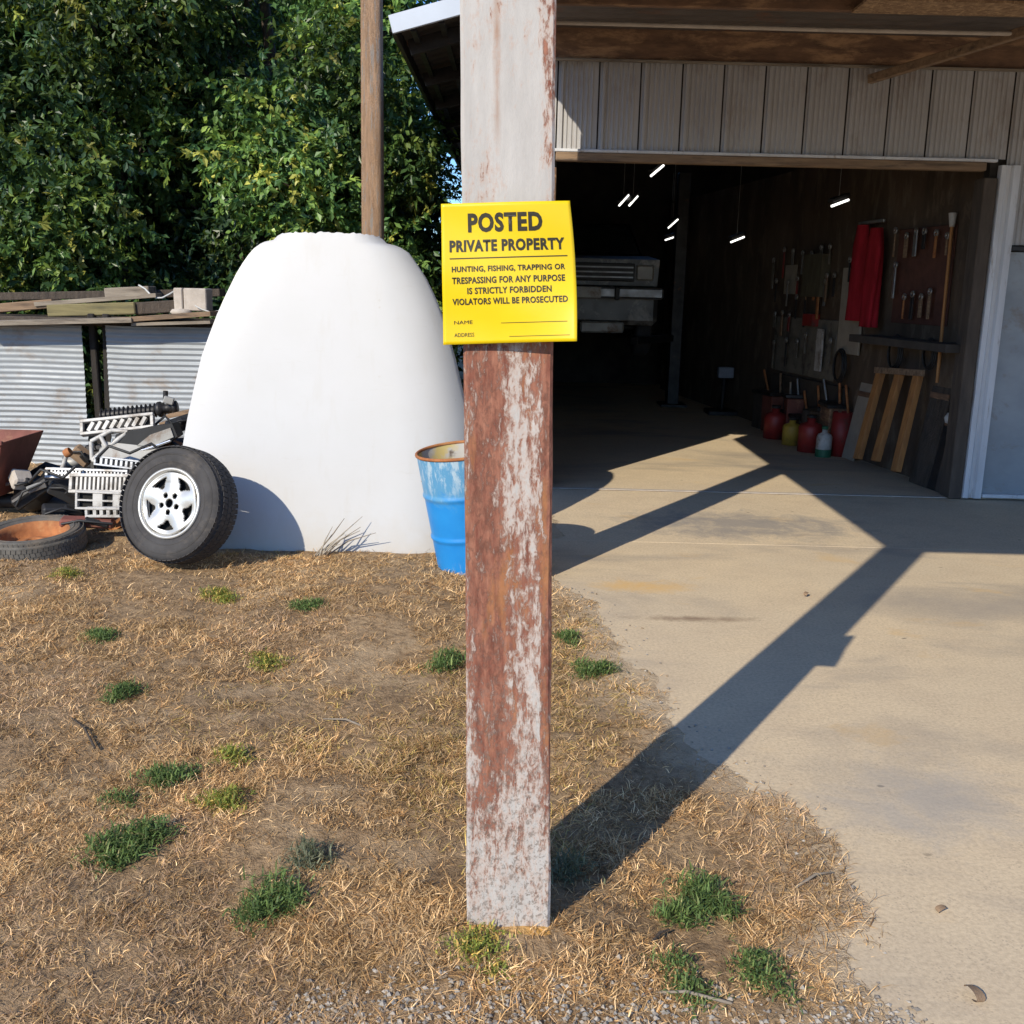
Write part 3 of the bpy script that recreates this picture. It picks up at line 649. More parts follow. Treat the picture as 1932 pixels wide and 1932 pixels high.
tc_ = onground(92, 1035); tz = hz(tc_.x, tc_.y)
ft = thing('flat_tyre', 'old grey tyre with orange rusty rim lying flat in the grass', 'tyre', (onground(94, 1022).x, 5.90, tz + .06)); ft.rotation_euler = (R(5), R(-3), .3)
tyre_part(ft, .285, .200, .135, M['oldrubber'])
MB().lathe([(.202, .052), (.19, .05), (.17, .015), (.165, -.03), (.10, -.02), (.06, .0), (.035, .0), (.035, -.03), (0, -.03)], 40).build('rim', M['rust'], ft)

# ------------------------------------------------------------------ corrugated tin fence with a lumber stack behind its top edge
fn = thing('tin_fence', 'low fence of silver corrugated tin sheets with a dark gap', 'fence', (-3.5, 8.8, 0))
def tin(x0, x1, z0, z1, y, seed, pitch=.046):
    nz = int((z1 - z0) / pitch * 6); nxs = 22; vs = []
    for i in range(nz + 1):
        z = z0 + (z1 - z0) * i / nz
        for j in range(nxs + 1):
            x = x0 + (x1 - x0) * j / nxs
            wob = .020 * (vnoise(x * 1.7, z * 1.3, seed) - .5) + .008 * (vnoise(x * 6, z * 4, seed + 1) - .5)
            zz = z + .018 * (vnoise(x * 2.2, seed * 1.1, seed + 2) - .5)
            vs.append((x + 3.5, y - 8.8 + .0058 * (.35 + .9 * vnoise(x * 1.1, z * 2.2, seed + 5)) * math.sin(2 * math.pi * z / pitch) + wob, zz))
    return MB().add(vs, [(i * (nxs + 1) + j, i * (nxs + 1) + j + 1, (i + 1) * (nxs + 1) + j + 1, (i + 1) * (nxs + 1) + j) for i in range(nz) for j in range(nxs)], smooth=True)
for x0, x1, z0, z1, y, sd in ((-4.92, -3.60, .10, 1.165, 8.79, 21), (-6.4, -4.90, .10, 1.15, 8.81, 22), (-6.4, -4.40, -.06, .15, 8.83, 23), (-4.42, -3.60, -.06, .17, 8.765, 24), (-3.405, -1.75, .02, 1.17, 8.80, 25), (-1.78, -.55, .02, 1.16, 8.82, 27)):
    tin(x0, x1, z0, z1, y, sd).build('tin_sheet', M['galv'], fn)
for x in (-5.6, -3.535, -3.44, -1.9):
    w_ = .055 if x not in (-3.505,) else .075
    MB().box((x + 3.5, .09, .62), (w_, .07, 1.28), (0, R(1.5 if x > -3.5 else -1), 0), b=.008).build('fence_post', M['black_post'], fn)
MB().box((.4, .10, 1.19), (6.2, .06, .07), b=.008).build('top_rail', M['bark'], fn)
shelf = thing('lumber_rack', 'dark timber rack behind the tin fence holding old boards', 'rack', (-3.5, 9.25, 0))
MB().box((.2, 0, 1.19), (6.0, .8, .05), b=.006).build('rack_top', M['bark'], shelf)
for x in (-2.6, -.1, 2.4): MB().box((x, .3, .57), (.09, .09, 1.19), b=.01).build('rack_leg', M['bark'], shelf)
def board(name, label, p0, p1, y, hpx, dep, m, grp='old boards stacked above the tin fence', cat='board', sag=0):
    a, b = atY(*p0, y), atY(*p1, y); h = hpx * y / 1980; c = (a + b) / 2
    o = bar(a - c, b - c, h, dep).build(name, m); o.location = c; return tag(o, label, cat, grp)
board('lumber_board', 'long pale weathered board lying along the top edge of the tin fence', (-40, 610), (262, 603), 8.72, 9, .34, M['lumber'])
board('lumber_board', 'long reddish brown board above the right tin sheet next to the hood', (225, 604), (408, 591), 8.74, 9, .34, M['lumber2'])
board('lumber_board', 'grey thin board under the reddish board next to the hood', (258, 611), (405, 607), 8.72, 6, .26, M['lumber'])
board('lumber_board', 'thick mossy olive beam stacked left of the fence gap', (98, 586), (262, 581), 8.98, 22, .20, M['lumber3'])
board('lumber_board', 'pale thin slat lying above the mossy beam', (72, 574), (300, 557), 9.06, 8, .16, M['lumber'])
board('lumber_board', 'short grey-brown board at the top of the stack below the wire', (205, 553), (288, 549), 9.22, 18, .20, M['lumber'])
board('lumber_board', 'dark rotten beam between the mossy beam and the concrete block', (262, 582), (340, 577), 9.02, 22, .22, M['bark'])
board('lumber_board', 'pale lilac-grey board end at the far left of the stack', (-30, 584), (108, 572), 9.10, 16, .2, M['lumber2'])
board('lumber_board', 'long dark board lying across the back of the stack', (-40, 560), (420, 552), 9.45, 14, .2, M['bark'])
c = atY(366, 565, 9.0)
blk = thing('concrete_block', 'tan concrete block standing on the lumber stack beside the hood', 'block', c)
for dx, ww in ((-.105, .075), (.036, .19)): MB().box((dx, 0, 0), (ww, .19, .185), b=.008).build('block_half', M['block'], blk)
MB().box((-.062, .02, 0), (.014, .15, .175)).build('joint', M['bark'], blk)
c = atY(342, 589, 8.92)
st = MB(); st.lathe([(0, -.03), (.07, -.022), (.095, 0), (.075, .024), (0, .032)], 14, Matrix.Diagonal((1, .8, 1, 1)))
o = st.build('stone', M['block']); o.location = c; tag(o, 'flat pinkish stone on the boards below the concrete block', 'stone')
pts = [atY(*q) for q in ((262, 538, 9.1), (274, 545, 9.05), (284, 556, 9.02), (294, 562, 9.0), (306, 562, 9.0), (318, 556, 9.02), (330, 549, 9.05), (338, 546, 9.12))]
o = MB().tube([q - pts[0] for q in pts], .008, 6).build('wire', M['wire']); o.location = pts[0]; tag(o, 'white wire looping over the lumber left of the concrete block', 'wire')
pts = [atY(*q) for q in ((368, 577, 8.88), (382, 584, 8.87), (398, 589, 8.86), (415, 586, 8.88))]
o = MB().tube([q - pts[0] for q in pts], .006, 6).build('wire', M['wire']); o.location = pts[0]; tag(o, 'short pale wire hanging between the concrete block and the hood', 'wire')

# ------------------------------------------------------------------ scrap heap in front of the fence
G_ = 'car grilles heaped between tyre and fence'
def grille(name, label, px, py, y, w, h, rot, m, slots, sm=None, slant=0, border=.012, rows_=1, dep=.05):
    g_ = thing(name, label, 'grille', atY(px, py, y), G_, rot)
    fr = MB()
    for s_ in (-1, 1):
        fr.box((0, 0, s_ * (h / 2 - border / 2)), (w, dep, border), b=.003); fr.box((s_ * (w / 2 - border / 2), 0, 0), (border, dep * .9, h - 2 * border), b=.002)
    for r_ in range(1, rows_): fr.box((0, 0, -h / 2 + h * r_ / rows_), (w - 2 * border, dep * .8, border * .7))
    fr.build('frame', m, g_)
    MB().box((0, dep * .32, 0), (w - 2 * border, .006, h - 2 * border)).build('shade_backing', M['hole'], g_)  # black sheet stands in for the shade between the slats
    sw = (w - 2 * border) / slots
    for i in range(slots - 1):
        MB().box((-w / 2 + border + sw * (i + 1), -.004, 0), (sw * .48, dep * .6, h - 2 * border), (0, slant, 0)).build('slat', sm or m, g_)
    return g_
grille('car_grille', 'white grille with slanted bars on top of the scrap heap', 222, 801, 6.75, .47, .105, (R(-25), R(-7), R(4)), M['white_plastic'], 9, slant=.55, border=.020)
grille('car_grille', 'long narrow silver grille below the flat grey panel', 245, 876, 6.45, .44, .062, (R(-12), R(5), R(-3)), M['chrome_plastic'], 13, border=.013)
grille('car_grille', 'pale blue-grey bar grille sticking out to the left of the heap', 165, 895, 6.40, .50, .066, (R(-20), R(1), R(3)), M['chrome_plastic'], 22, border=.016, rows_=2)
grille('car_grille', 'white upright-slot grille in the middle of the heap', 212, 913, 6.28, .52, .12, (R(-18), R(-1), R(-2)), M['white_plastic'], 18, border=.020)
grille('car_grille', 'open white frame with two dark gaps near the alloy wheel', 205, 945, 6.22, .39, .115, (R(-8), R(1), R(0)), M['white_plastic'], 3, border=.014, rows_=2)
grille('car_grille', 'small white bar with round dark holes lowest in the heap', 212, 966, 6.12, .31, .062, (R(-5), R(-1), R(2)), M['white_plastic'], 7, border=.016)
rd = thing('radiator', 'black finned radiator standing behind the heaped grilles', 'radiator', atY(262, 900, 6.95), None, (R(-14), R(-5), R(6)))
MB().box((0, 0, 0), (.62, .05, .42), b=.008).build('core', M['black'], rd)
for i in range(14): MB().box((-.28 + i * .043, -.03, 0), (.008, .02, .36)).build('fin', M['dark_metal'], rd)
for z in (-.215, .215): MB().box((0, 0, z), (.66, .075, .05), b=.012).build('tank', M['dark_metal'], rd)
pn = thing('trim_panel', 'flat grey trim panel lying across the scrap heap', 'panel', atY(272, 864, 6.55), None, (R(-38), R(4), R(-5)))
MB().box((0, 0, 0), (.60, .012, .17), b=.004).build('sheet', M['grey_panel'], pn)
MB().box((0, -.012, -.078), (.60, .016, .014), b=.003).build('edge_strip', M['white_plastic'], pn)
lb = thing('lamp_bracket', 'broken cream headlamp bracket with holes under the top grille', 'bracket', atY(205, 838, 6.6), None, (R(-10), R(-24), 0))
br = MB()
for a_, b_ in (((-.14, 0, -.05), (.14, .02, .03)), ((-.14, 0, -.05), (-.10, 0, .06)), ((-.10, 0, .06), (.05, .01, .075)), ((.05, .01, .075), (.14, .02, .03)), ((-.02, 0, -.02), (-.03, 0, .07)), ((-.06, 0, -.035), (-.02, 0, -.10)), ((-.14, 0, -.05), (-.08, 0, -.11)), ((-.08, 0, -.11), (-.02, 0, -.10))):
    br.tube([a_, b_], .014, 6)
br.build('frame', M['white_plastic'], lb)
for q in ((-.07, -.012, .01), (-.10, -.012, -.06)): MB().lathe([(.022, 0), (.016, -.01), (.022, -.012)], 12, Matrix.Translation(q) @ Matrix.Rotation(R(90), 4, 'X')).build('eyelet', M['dark_metal'], lb)
bh = thing('lamp_housing', 'black lamp housing with a curved chrome strip on the scrap heap', 'housing', atY(285, 826, 6.7), None, (0, R(-8), R(-5)))
b_ = MB(); b_.prism([(-.22, -.02), (-.18, .055), (.02, .075), (.20, .085), (.22, .0), (.10, -.055), (-.12, -.065)], .10, Matrix.Rotation(R(90), 4, 'X')); b_.build('shell', M['black'], bh)
MB().tube([(-.20, -.11, .03), (-.225, -.115, -.02), (-.19, -.12, -.06), (-.10, -.12, -.07), (.02, -.12, -.055), (.18, -.12, -.02)], .008, 8).build('chrome_strip', M['chrome'], bh)
MB().prism([(-.05, -.03), (.05, .03), (.19, .06), (.20, .0), (.06, -.04)], .012, Matrix.Translation((0, -.101, 0)) @ Matrix.Rotation(R(90), 4, 'X')).build('lens', M['grey_panel'], bh)
ds = thing('drive_shaft', 'dark ribbed shaft lying across the back of the scrap heap', 'shaft', atY(255, 778, 7.4), None, (0, R(-7), R(4)))
MB().tube([(-.24, 0, 0), (.26, 0, 0)], .035, 12).build('tube', M['dark_metal'], ds)
cb = MB()
for i in range(15): cb.lathe([(.036, -.006), (.053, 0), (.036, .006)], 12, Matrix.Translation((-.23 + i * .031, 0, 0)) @ Matrix.Rotation(R(90), 4, 'Y'))
cb.build('coil', M['dark_metal'], ds)
hb = thing('hub_assembly', 'dark blue-grey hub casting at the right end of the ribbed shaft', 'casting', atY(318, 770, 7.35))
MB().lathe([(0, -.09), (.03, -.09), (.055, -.07), (.055, -.05), (.03, -.04), (.03, .03), (.045, .035), (.045, .06), (0, .065)], 18, Matrix.Rotation(R(80), 4, 'Y')).build('casting', M['dark_metal'], hb)
MB().tube([(-.02, 0, .05), (-.015, 0, .12)], .018, 8).build('spigot', M['dark_metal'], hb)
MB().box((.02, -.05, .06), (.07, .04, .05), (0, .3, .2), b=.006).build('lug', M['grey_panel'], hb)
for lab, q0, q1, y in (('upper brown scrap board poking out behind the hood', (318, 785), (395, 768), 7.3), ('lower brown scrap board poking out behind the hood', (305, 800), (395, 782), 7.2)):
    board('scrap_board', lab, q0, q1, y, 8, .10, M['lumber2'], 'scrap boards behind the hood')
pp = thing('bent_pipe', 'bent cream and black pipe fitting rising from the black engine scrap', 'pipe', atY(112, 895, 6.5))
MB().tube([(-.02, 0, -.10), (-.01, 0, -.02), (.03, 0, .06), (.055, 0, .13)], [.016, .016, .014, .013], 10).build('tube', M['white_plastic'], pp)
MB().lathe([(.026, -.02), (.03, 0), (.026, .02)], 14, Matrix.Translation((.062, 0, .14)) @ Matrix.Rotation(R(60), 4, 'Y')).build('ring', M['rust'], pp)
MB().box((-.03, 0, -.06), (.07, .05, .04), (0, .4, 0), b=.006).build('clamp', M['dark_metal'], pp)
en = thing('engine_scrap', 'heap-side black engine casting with pulleys left of the grilles', 'engine', onground(88, 985) + Vector((0, .45, 0)))
MB().box((0, 0, .16), (.40, .30, .24), (.1, -.12, .2), b=.03).build('block', M['black'], en)
MB().box((.16, -.05, .10), (.26, .25, .16), (.05, .2, -.2), b=.03).build('sump', M['black'], en)
for q, r in (((-.12, -.20, .12), .085), ((.06, -.20, .17), .06), ((.22, -.18, .08), .05)):
    MB().lathe([(0, 0), (r * .4, -.01), (r * .5, .0), (r, -.005), (r, .03), (r * .8, .04), (0, .04)], 22, Matrix.Translation(q) @ Matrix.Rotation(R(82), 4, 'X')).build('pulley', M['dark_metal'], en)
MB().tube([(-.24, -.1, .25), (-.1, -.18, .33), (.05, -.16, .28), (.2, -.1, .32)], .02, 8).build('hose', M['black'], en)
MB().lathe([(.02, 0), (.07, 0), (.075, .05), (.02, .055)], 16, Matrix.Translation((.02, 0, .31)) @ Matrix.Rotation(R(15), 4, 'X')).build('air_intake', M['grey_panel'], en)
e2 = thing('axle_scrap', 'black axle housing lying at the left edge behind the flat tyre', 'axle', onground(20, 995) + Vector((0, .35, 0)))
MB().tube([(-.5, 0, .08), (-.1, 0, .10), (.45, .04, .07)], [.045, .05, .04], 12).build('tube', M['black'], e2)
MB().lathe([(0, -.12), (.09, -.10), (.13, 0), (.09, .10), (0, .12)], 18, Matrix.Translation((0, 0, .15)) @ Matrix.Rotation(R(90), 4, 'X')).build('differential', M['dark_metal'], e2)
MB().tube([(-.3, -.05, .18), (-.05, -.14, .25), (.2, -.1, .2)], .012, 6).build('brake_line', M['steel'], e2)
for lab, q, rt, sx, mm in (('curled rusty scrap plate between the flat tyre and the alloy wheel', (205, 1003), (R(12), R(8), .4), .24, 'rust'), ('dark brown rusty plate behind the curled scrap plate', (190, 985), (R(-20), R(-10), -.3), .26, 'redrust')):
    pt = onground(*q); o = MB()
    k = 8; vs = [(sx * (i / k - .5), s_ * .07, .03 * math.sin(i * 1.1)) for i in range(k + 1) for s_ in (-1, 1)]
    o.add(vs, [(2 * i, 2 * i + 2, 2 * i + 3, 2 * i + 1) for i in range(k)], smooth=True)
    o = o.build('scrap_plate', M[mm]); o.location = (pt.x, pt.y + .05, .055); o.rotation_euler = rt; tag(o, lab, 'scrap plate', 'rusty scrap plates')
    md = o.modifiers.new('thick', 'SOLIDIFY'); md.thickness = .006
SCR = 'odd scrap pieces in the heap'
for px, py, y, dims, rot, mm, lab in ((130, 925, 6.5, (.22, .14, .10), (.3, .5, .2), 'black', 'black battery box wedged under the blue-grey bar grille'), (60, 930, 6.55, (.26, .10, .08), (.1, -.6, .4), 'dark_metal', 'dark bent bracket beside the red hopper'), (325, 850, 6.75, (.20, .06, .14), (.2, .3, -.2), 'rust', 'brown rusty box edge between lamp housing and hood'), (300, 905, 6.6, (.24, .10, .08), (.5, -.2, .3), 'dark_metal', 'dark casting just above the alloy wheel'), (155, 860, 6.75, (.13, .07, .10), (.4, .7, .1), 'lumber2', 'tan wooden offcut left of the cream bracket'), (120, 965, 6.25, (.24, .12, .07), (.1, .1, .5), 'black', 'black plastic tray low in the heap by the flat tyre'), (40, 905, 6.6, (.12, .12, .09), (.6, .2, .8), 'block', 'pale broken block by the red hopper'), (340, 800, 7.1, (.18, .10, .08), (.2, -.3, .5), 'black', 'black plastic duct against the hood edge'), (165, 985, 6.1, (.30, .10, .05), (.1, .05, .2), 'redrust', 'flat rusty channel in front of the lowest grille')):
    o = thing('scrap_piece', lab, 'scrap', atY(px, py, y), SCR, rot)
    MB().box((0, 0, 0), dims, b=.012).build('body', M[mm], o)
    MB().box((dims[0] * .2, -dims[1] * .45, dims[2] * .3), (dims[0] * .45, dims[1] * .4, dims[2] * .5), (.2, .3, .1), b=.006).build('flange', M['dark_metal'] if mm != 'dark_metal' else M['grey_panel'], o)
    MB().tube([(-dims[0] * .45, -dims[1] * .5, 0), (-dims[0] * .1, -dims[1] * .8, dims[2] * .7), (dims[0] * .5, -dims[1] * .5, dims[2] * .2)], .008, 6).build('wire', M['black'], o)
for px, py, y, pts, lab in ((240, 850, 6.45, [(-.2, 0, -.06), (-.1, -.03, .03), (.03, -.04, -.01), (.16, -.02, .05), (.22, 0, 0)], 'black cable looped over the grey trim panel'), (110, 905, 6.35, [(-.18, 0, -.02), (-.08, -.05, .07), (.05, -.04, .02), (.12, -.02, .09)], 'black cable curled over the engine casting'), (285, 795, 6.9, [(-.12, 0, .02), (0, -.03, -.05), (.1, -.02, .04), (.16, 0, -.03)], 'thin black hose hanging from the ribbed shaft')):
    o = MB().tube(pts, .010, 6).build('cable', M['black']); o.location = atY(px, py, y); tag(o, lab, 'cable', 'loose cables in the heap')
# red hopper
hp = thing('metal_hopper', 'rusty red ribbed metal hopper at the left edge before the tin fence', 'hopper', (-3.30, 6.75, 0))
a = atY(44, 824, 6.75); b = atY(16, 930, 6.75)
hx = a.x + 3.30; bx_ = b.x + 3.30
def quadbox(top, bot, zt, zb, mb): 
    vs = [(bot[0], bot[2], zb), (bot[1], bot[2], zb), (bot[1], bot[3], zb), (bot[0], bot[3], zb), (top[0], top[2], zt), (top[1], top[2], zt), (top[1], top[3], zt), (top[0], top[3], zt)]
    return mb.add(vs, [(0, 1, 5, 4), (1, 2, 6, 5), (2, 3, 7, 6), (3, 0, 4, 7), (3, 2, 1, 0)])
hb_ = quadbox((hx - .75, hx, -.30, .30), (bx_ - .48, bx_, -.17, .17), a.z, b.z, MB()).build('pan', M['redrust'], hp); md = hb_.modifiers.new('thick', 'SOLIDIFY'); md.thickness = .006
for i in range(7):
    q = i / 6; x0_ = hx - .06 - q * .64; x1_ = bx_ - .05 - q * .40
    MB().tube([(x0_, -.305, a.z - .02), (x1_, -.178, b.z + .02)], .010, 6).build('rib', M['redrust'], hp)
MB().box((hx - .375, -.30, a.z), (.77, .03, .025), b=.004).build('rim', M['redrust'], hp)
for s_ in (-.12, -.42): MB().tube([(bx_ + s_, -.1, b.z), (bx_ + s_ - .02, -.14, 0)], .018, 8).build('leg', M['redrust'], hp)

# ------------------------------------------------------------------ utility pole
up = thing('utility_pole', 'tall brown wooden utility pole rising behind the white hood', 'pole', (-1.345, 10, 0))
MB().tube([(0, 0, -.2), (.0, 0, 2), (-.004, 0, 4), (0, 0, 9.5)], [.115, .104, .098, .085], 20).build('shaft', M['polewood'], up)

# ------------------------------------------------------------------ things inside the garage
IG = lambda px, py, off=.05: None
def onwall(px, py, off=.03):
    v = ray(px, py); o_ = Vector((0, 0, CAMH)); p_ = TW0 + twn * off
    return o_ + v * ((p_ - o_).dot(twn) / v.dot(twn))
def wallM(p_):
    m_ = Matrix((twd, twn, Vector((0, 0, 1)))).transposed().to_4x4(); m_.translation = p_; return m_
def wallbox(name, label, cat, x0, y0, x1, y1, th, m, off=.0, grp=None):
    a, b = onwall(x0, y1, off + th), onwall(x1, y1, off + th); zt = onwall((x0 + x1) / 2, y0, off + th).z; zb = onwall((x0 + x1) / 2, y1, off + th).z
    c_ = (a + b) / 2; c_.z = (zt + zb) / 2; c_ -= twn * th / 2; L = abs((a - b).dot(twd))
    o = MB().box((0, 0, 0), (L, th, zt - zb), b=min(th, .01) * .3).build(name, m); o.matrix_world = wallM(c_); return tag(o, label, cat, grp)
wallbox('pegboard', 'wide dark pegboard hanging lowest at the far end of the tool wall', 'pegboard', 1455, 600, 1572, 708, .012, M['pegboard'])
wallbox('hanging_board', 'tall tan board hanging left of the red coveralls', 'board', 1577, 505, 1618, 668, .02, M['tan_board'], .02)
wallbox('pegboard', 'reddish brown back panel right of the red coveralls', 'panel', 1680, 430, 1785, 612, .012, mat('brick_panel', (.12, .045, .03), (.07, .03, .022), 6, .9))
wallbox('wall_shelf', 'dark wall shelf below the red coveralls', 'shelf', 1600, 640, 1785, 655, .28, M['inner_wall'])
wallbox('socket_box', 'small white switch box near the door jamb', 'switch box', 1826, 590, 1840, 618, .05, M['white_plastic'])
wallbox('label_plate', 'narrow white plate hanging at the left end of the tan board', 'plate', 1535, 620, 1546, 700, .02, M['white_plastic'], .05)
wallbox('back_panel', 'low dark wall panel under the far pegboard', 'panel', 1452, 716, 1590, 786, .04, M['inner_wall'])
TL_ = 'hand tools hung on the dark tool wall'
tl = [(1462, 592, 25, 'wrench with pale jaw at the far end of the tool wall'), (1476, 590, 42, 'long steel wrench, second on the far pegboard'), (1489, 594, 30, 'short steel wrench, third on the far pegboard'), (1503, 560, 40, 'thin steel rod hanging above the far pegboard'), (1520, 555, 60, 'steel square hanging above the far pegboard'), (1545, 545, 55, 'pair of pliers hung left of the tan board'), (1560, 520, 48, 'steel hook hung high left of the tan board'), (1604, 490, 40, 'pale steel clamp hung at the top of the tan board'), (1690, 500, 60, 'steel bar hung right of the red coveralls'), (1706, 560, 40, 'small spanner, second right of the red coveralls'), (1722, 555, 46, 'small spanner, third right of the red coveralls'), (1738, 560, 38, 'small spanner, fourth right of the red coveralls'), (1755, 550, 50, 'flat steel file hung left of the orange broom')]
ORD = ('first', 'second', 'third', 'fourth', 'fifth', 'sixth', 'seventh', 'eighth')
for row, (xa, xz, yy, k, dy, nm) in enumerate(((1462, 1570, 478, 7, 14, 'the top row of tools on the far wall'), (1467, 1572, 528, 7, 12, 'the middle row of tools on the far wall'), (1460, 1566, 640, 6, 10, 'the row of tools on the far pegboard'), (1690, 1784, 445, 6, 10, 'the top row right of the red coveralls'))):
    for q in range(k): tl.append((xa + (xz - xa) * q / (k - 1) + random.uniform(-4, 4), yy + random.uniform(-dy, dy), random.uniform(24, 52), '%s tool from the left in %s' % (ORD[q], nm)))
for px, py, L, lab in tl:
    p_ = onwall(px, py, .06); ln = L * p_.y / 1980
    o = thing('hand_tool', lab, 'tool', p_, TL_); o.matrix_world = wallM(p_)
    hm = random.choice((M['steel'], M['dark_metal'], M['lumber2'], M['pegboard'], M['red_paint'], M['rust'])); wd_ = random.uniform(.015, .06)
    MB().box((0, 0, -ln / 2), (wd_, .014, ln), b=.003).build('handle', hm, o)
    MB().lathe([(.014, -.008), (.03, -.008), (.03, .008), (.014, .008)], 12, Matrix.Rotation(R(90), 4, 'X'), close=True).build('ring_head', M['steel'], o)
def cloth(name, lab, cx, y0, y1, wpx, seed, m, off):
    top_, bot_ = onwall(cx, y0, off), onwall(cx - 6, y1, off); hgt = top_.z - bot_.z; wd = wpx * top_.y / 1980 * 2.2
    nz, na = 26, 20; vs = []
    for i in range(nz + 1):
        q = i / nz; z = -hgt * q; w_ = wd * (.55 + .45 * min(1, q * 5)) * (1 - .1 * math.sin(q * 5 + seed))
        for j in range(na):
            a_ = 2 * math.pi * j / na; fold = 1 + .22 * math.sin(4 * a_ + seed + q * 2.2) * (.3 + q)
            vs.append((w_ / 2 * math.cos(a_) * fold, .05 * math.sin(a_) * fold, z))
    mb = MB().add(vs, [(i * na + j, i * na + (j + 1) % na, (i + 1) * na + (j + 1) % na, (i + 1) * na + j) for i in range(nz) for j in range(na)], smooth=True)
    return mb, top_
cv = thing('coveralls', 'bright red coveralls hanging on the tool wall', 'coveralls', onwall(1640, 425, .12)); cv.matrix_world = wallM(onwall(1640, 425, .12))
inv = cv.matrix_world.inverted()
for cx, y0, y1, w_, sd in ((1629, 425, 606, 28, 1), (1655, 430, 618, 22, 3)):
    mb, tp = cloth('leg', None, cx, y0, y1, w_, sd, None, .12); d_ = inv @ tp
    mb.v = [(x + d_.x, y + d_.y, z + d_.z) for x, y, z in mb.v]; mb.build('trouser_leg', M['red_cloth'], cv)
MB().box((0, -.02, .03), (.50, .02, .03), b=.005).build('hanger', M['steel'], cv)
bm_ = thing('broom', 'orange-handled broom leaning on the tool wall by the jamb', 'broom', onwall(1768, 722, .10))
a = onwall(1796, 428, .05) - bm_.location; MB().tube([(0, 0, 0), a], .014, 8).build('handle', M['orange_wood'], bm_)
b = onwall(1798, 402, .05) - bm_.location; MB().tube([a, b], [.022, .035], 8).build('head', M['white_plastic'], bm_)
of = thing('plank_frame', 'orange wooden frame of three planks leaning on the tool wall', 'frame', onwall(1660, 890, .35))
for q0, q1, o0, o1 in (((1662, 702), (1618, 866), .10, .30), ((1698, 704), (1652, 870), .09, .29), ((1734, 702), (1690, 890), .09, .28)):
    a, b = onwall(*q0, o0), onwall(*q1, o1); b.z = max(b.z, .012)
    bar(a - of.location, b - of.location, .05, .10, twn).build('plank', M['orange_wood'], of)
a, b = onwall(1652, 698, .13), onwall(1742, 704, .13); bar(a - of.location, b - of.location, .055, .03).build('cross_piece', M['lumber2'], of)
def can(name, lab, cat, px, py, r, h, m, m2=None, off=.3, grp=None):
    p_ = onwall(px, py, off); p_.z = .004
    o = thing(name, lab, cat, p_, grp)
    MB().lathe([(0, 0), (r, 0), (r, h * .72), (r * .85, h * .82), (r * .35, h * .88), (r * .35, h), (0, h)], 20).build('body', m, o)
    if m2: MB().lathe([(r + .002, .0), (r + .003, h * .28)], 20).build('band', m2, o)
    MB().lathe([(0, h), (r * .42, h), (r * .42, h + .03), (0, h + .03)], 14).build('cap', m2 or M['black'], o); return o
FC = 'red fuel cans along the tool wall'
can('fuel_can', 'dull red fuel can farthest back by the tool wall', 'can', 1462, 804, .12, .33, M['red_paint'], grp=FC)
can('fuel_can', 'dull red fuel can next to the white jug', 'can', 1528, 832, .12, .34, M['red_paint'], grp=FC)
can('fuel_can', 'faded yellow-brown can between the two red cans', 'can', 1494, 818, .10, .26, M['yellow_paint'], grp=FC)
can('jug', 'white jug with green base on the garage floor', 'jug', 1554, 843, .075, .27, M['white_plastic'], M['green'])
for k, (px, L_, h_, rt, mm, lab) in enumerate(((1738, .30, .95, .16, 'bark', 'dark brown sheet leaning right of the orange plank frame'), (1764, .26, .70, .20, 'dark_metal', 'dark metal sheet leaning midway between plank frame and jamb'), (1786, .22, .86, .13, 'jamb', 'narrow brown board leaning next to the door jamb'), (1600, .24, .80, .18, 'tan_board', 'dull tan panel leaning left of the orange plank frame'))):
    p_ = onwall(px, 860, .12); p_.z = .004; o = thing('leaning_panel', lab, 'panel', p_, 'panels leaning on the tool wall'); o.matrix_world = wallM(p_) @ Matrix.Rotation(rt, 4, 'X')
    MB().box((0, 0, h_ / 2), (L_, .018, h_), b=.003).build('sheet', M[mm], o); MB().box((0, .014, h_ * .8), (L_ * .96, .012, .05), b=.002).build('batten', M['brown_wood'], o)
for i, (px, py, s_) in enumerate(((1590, 858, .3), (1612, 866, .24))):
    p_ = onground(px, py); o = MB().box((0, 0, .15 * s_ / .3), (s_, s_ * .8, s_), (0, 0, .2 + i), b=.01).build('crate', M['pegboard']); o.location = (p_.x + .22, p_.y, .004)
    tag(o, ('dark wooden crate right of the white jug', 'smaller dark crate touching the orange plank frame')[i], 'crate')
wk = onwall(1790, 800, .06); o = MB().lathe([(0, 0), (.03, .01), (.04, .05), (.02, .09), (0, .09)], 14).build('lamp_globe', M['white_plastic']); o.location = wk; tag(o, 'small white globe hanging low near the door jamb', 'globe')
wallbox('work_jacket', 'dull olive jacket hanging high on the far tool wall', 'jacket', 1510, 480, 1545, 560, .10, mat('olive_cloth', (.12, .105, .06), (.07, .06, .04), 4, .95, 0, (4, 4, 1), .4, .01))
wallbox('paper_chart', 'grey paper chart pinned left of the olive jacket', 'chart', 1478, 500, 1500, 555, .006, M['tan_board'])
wallbox('paper_chart', 'small pale card pinned beside the orange broom handle', 'card', 1745, 480, 1760, 505, .006, M['white_plastic'])
wallbox('red_box', 'small dark red box on the upper edge of the far pegboard', 'box', 1513, 592, 1532, 615, .08, M['red_paint'])
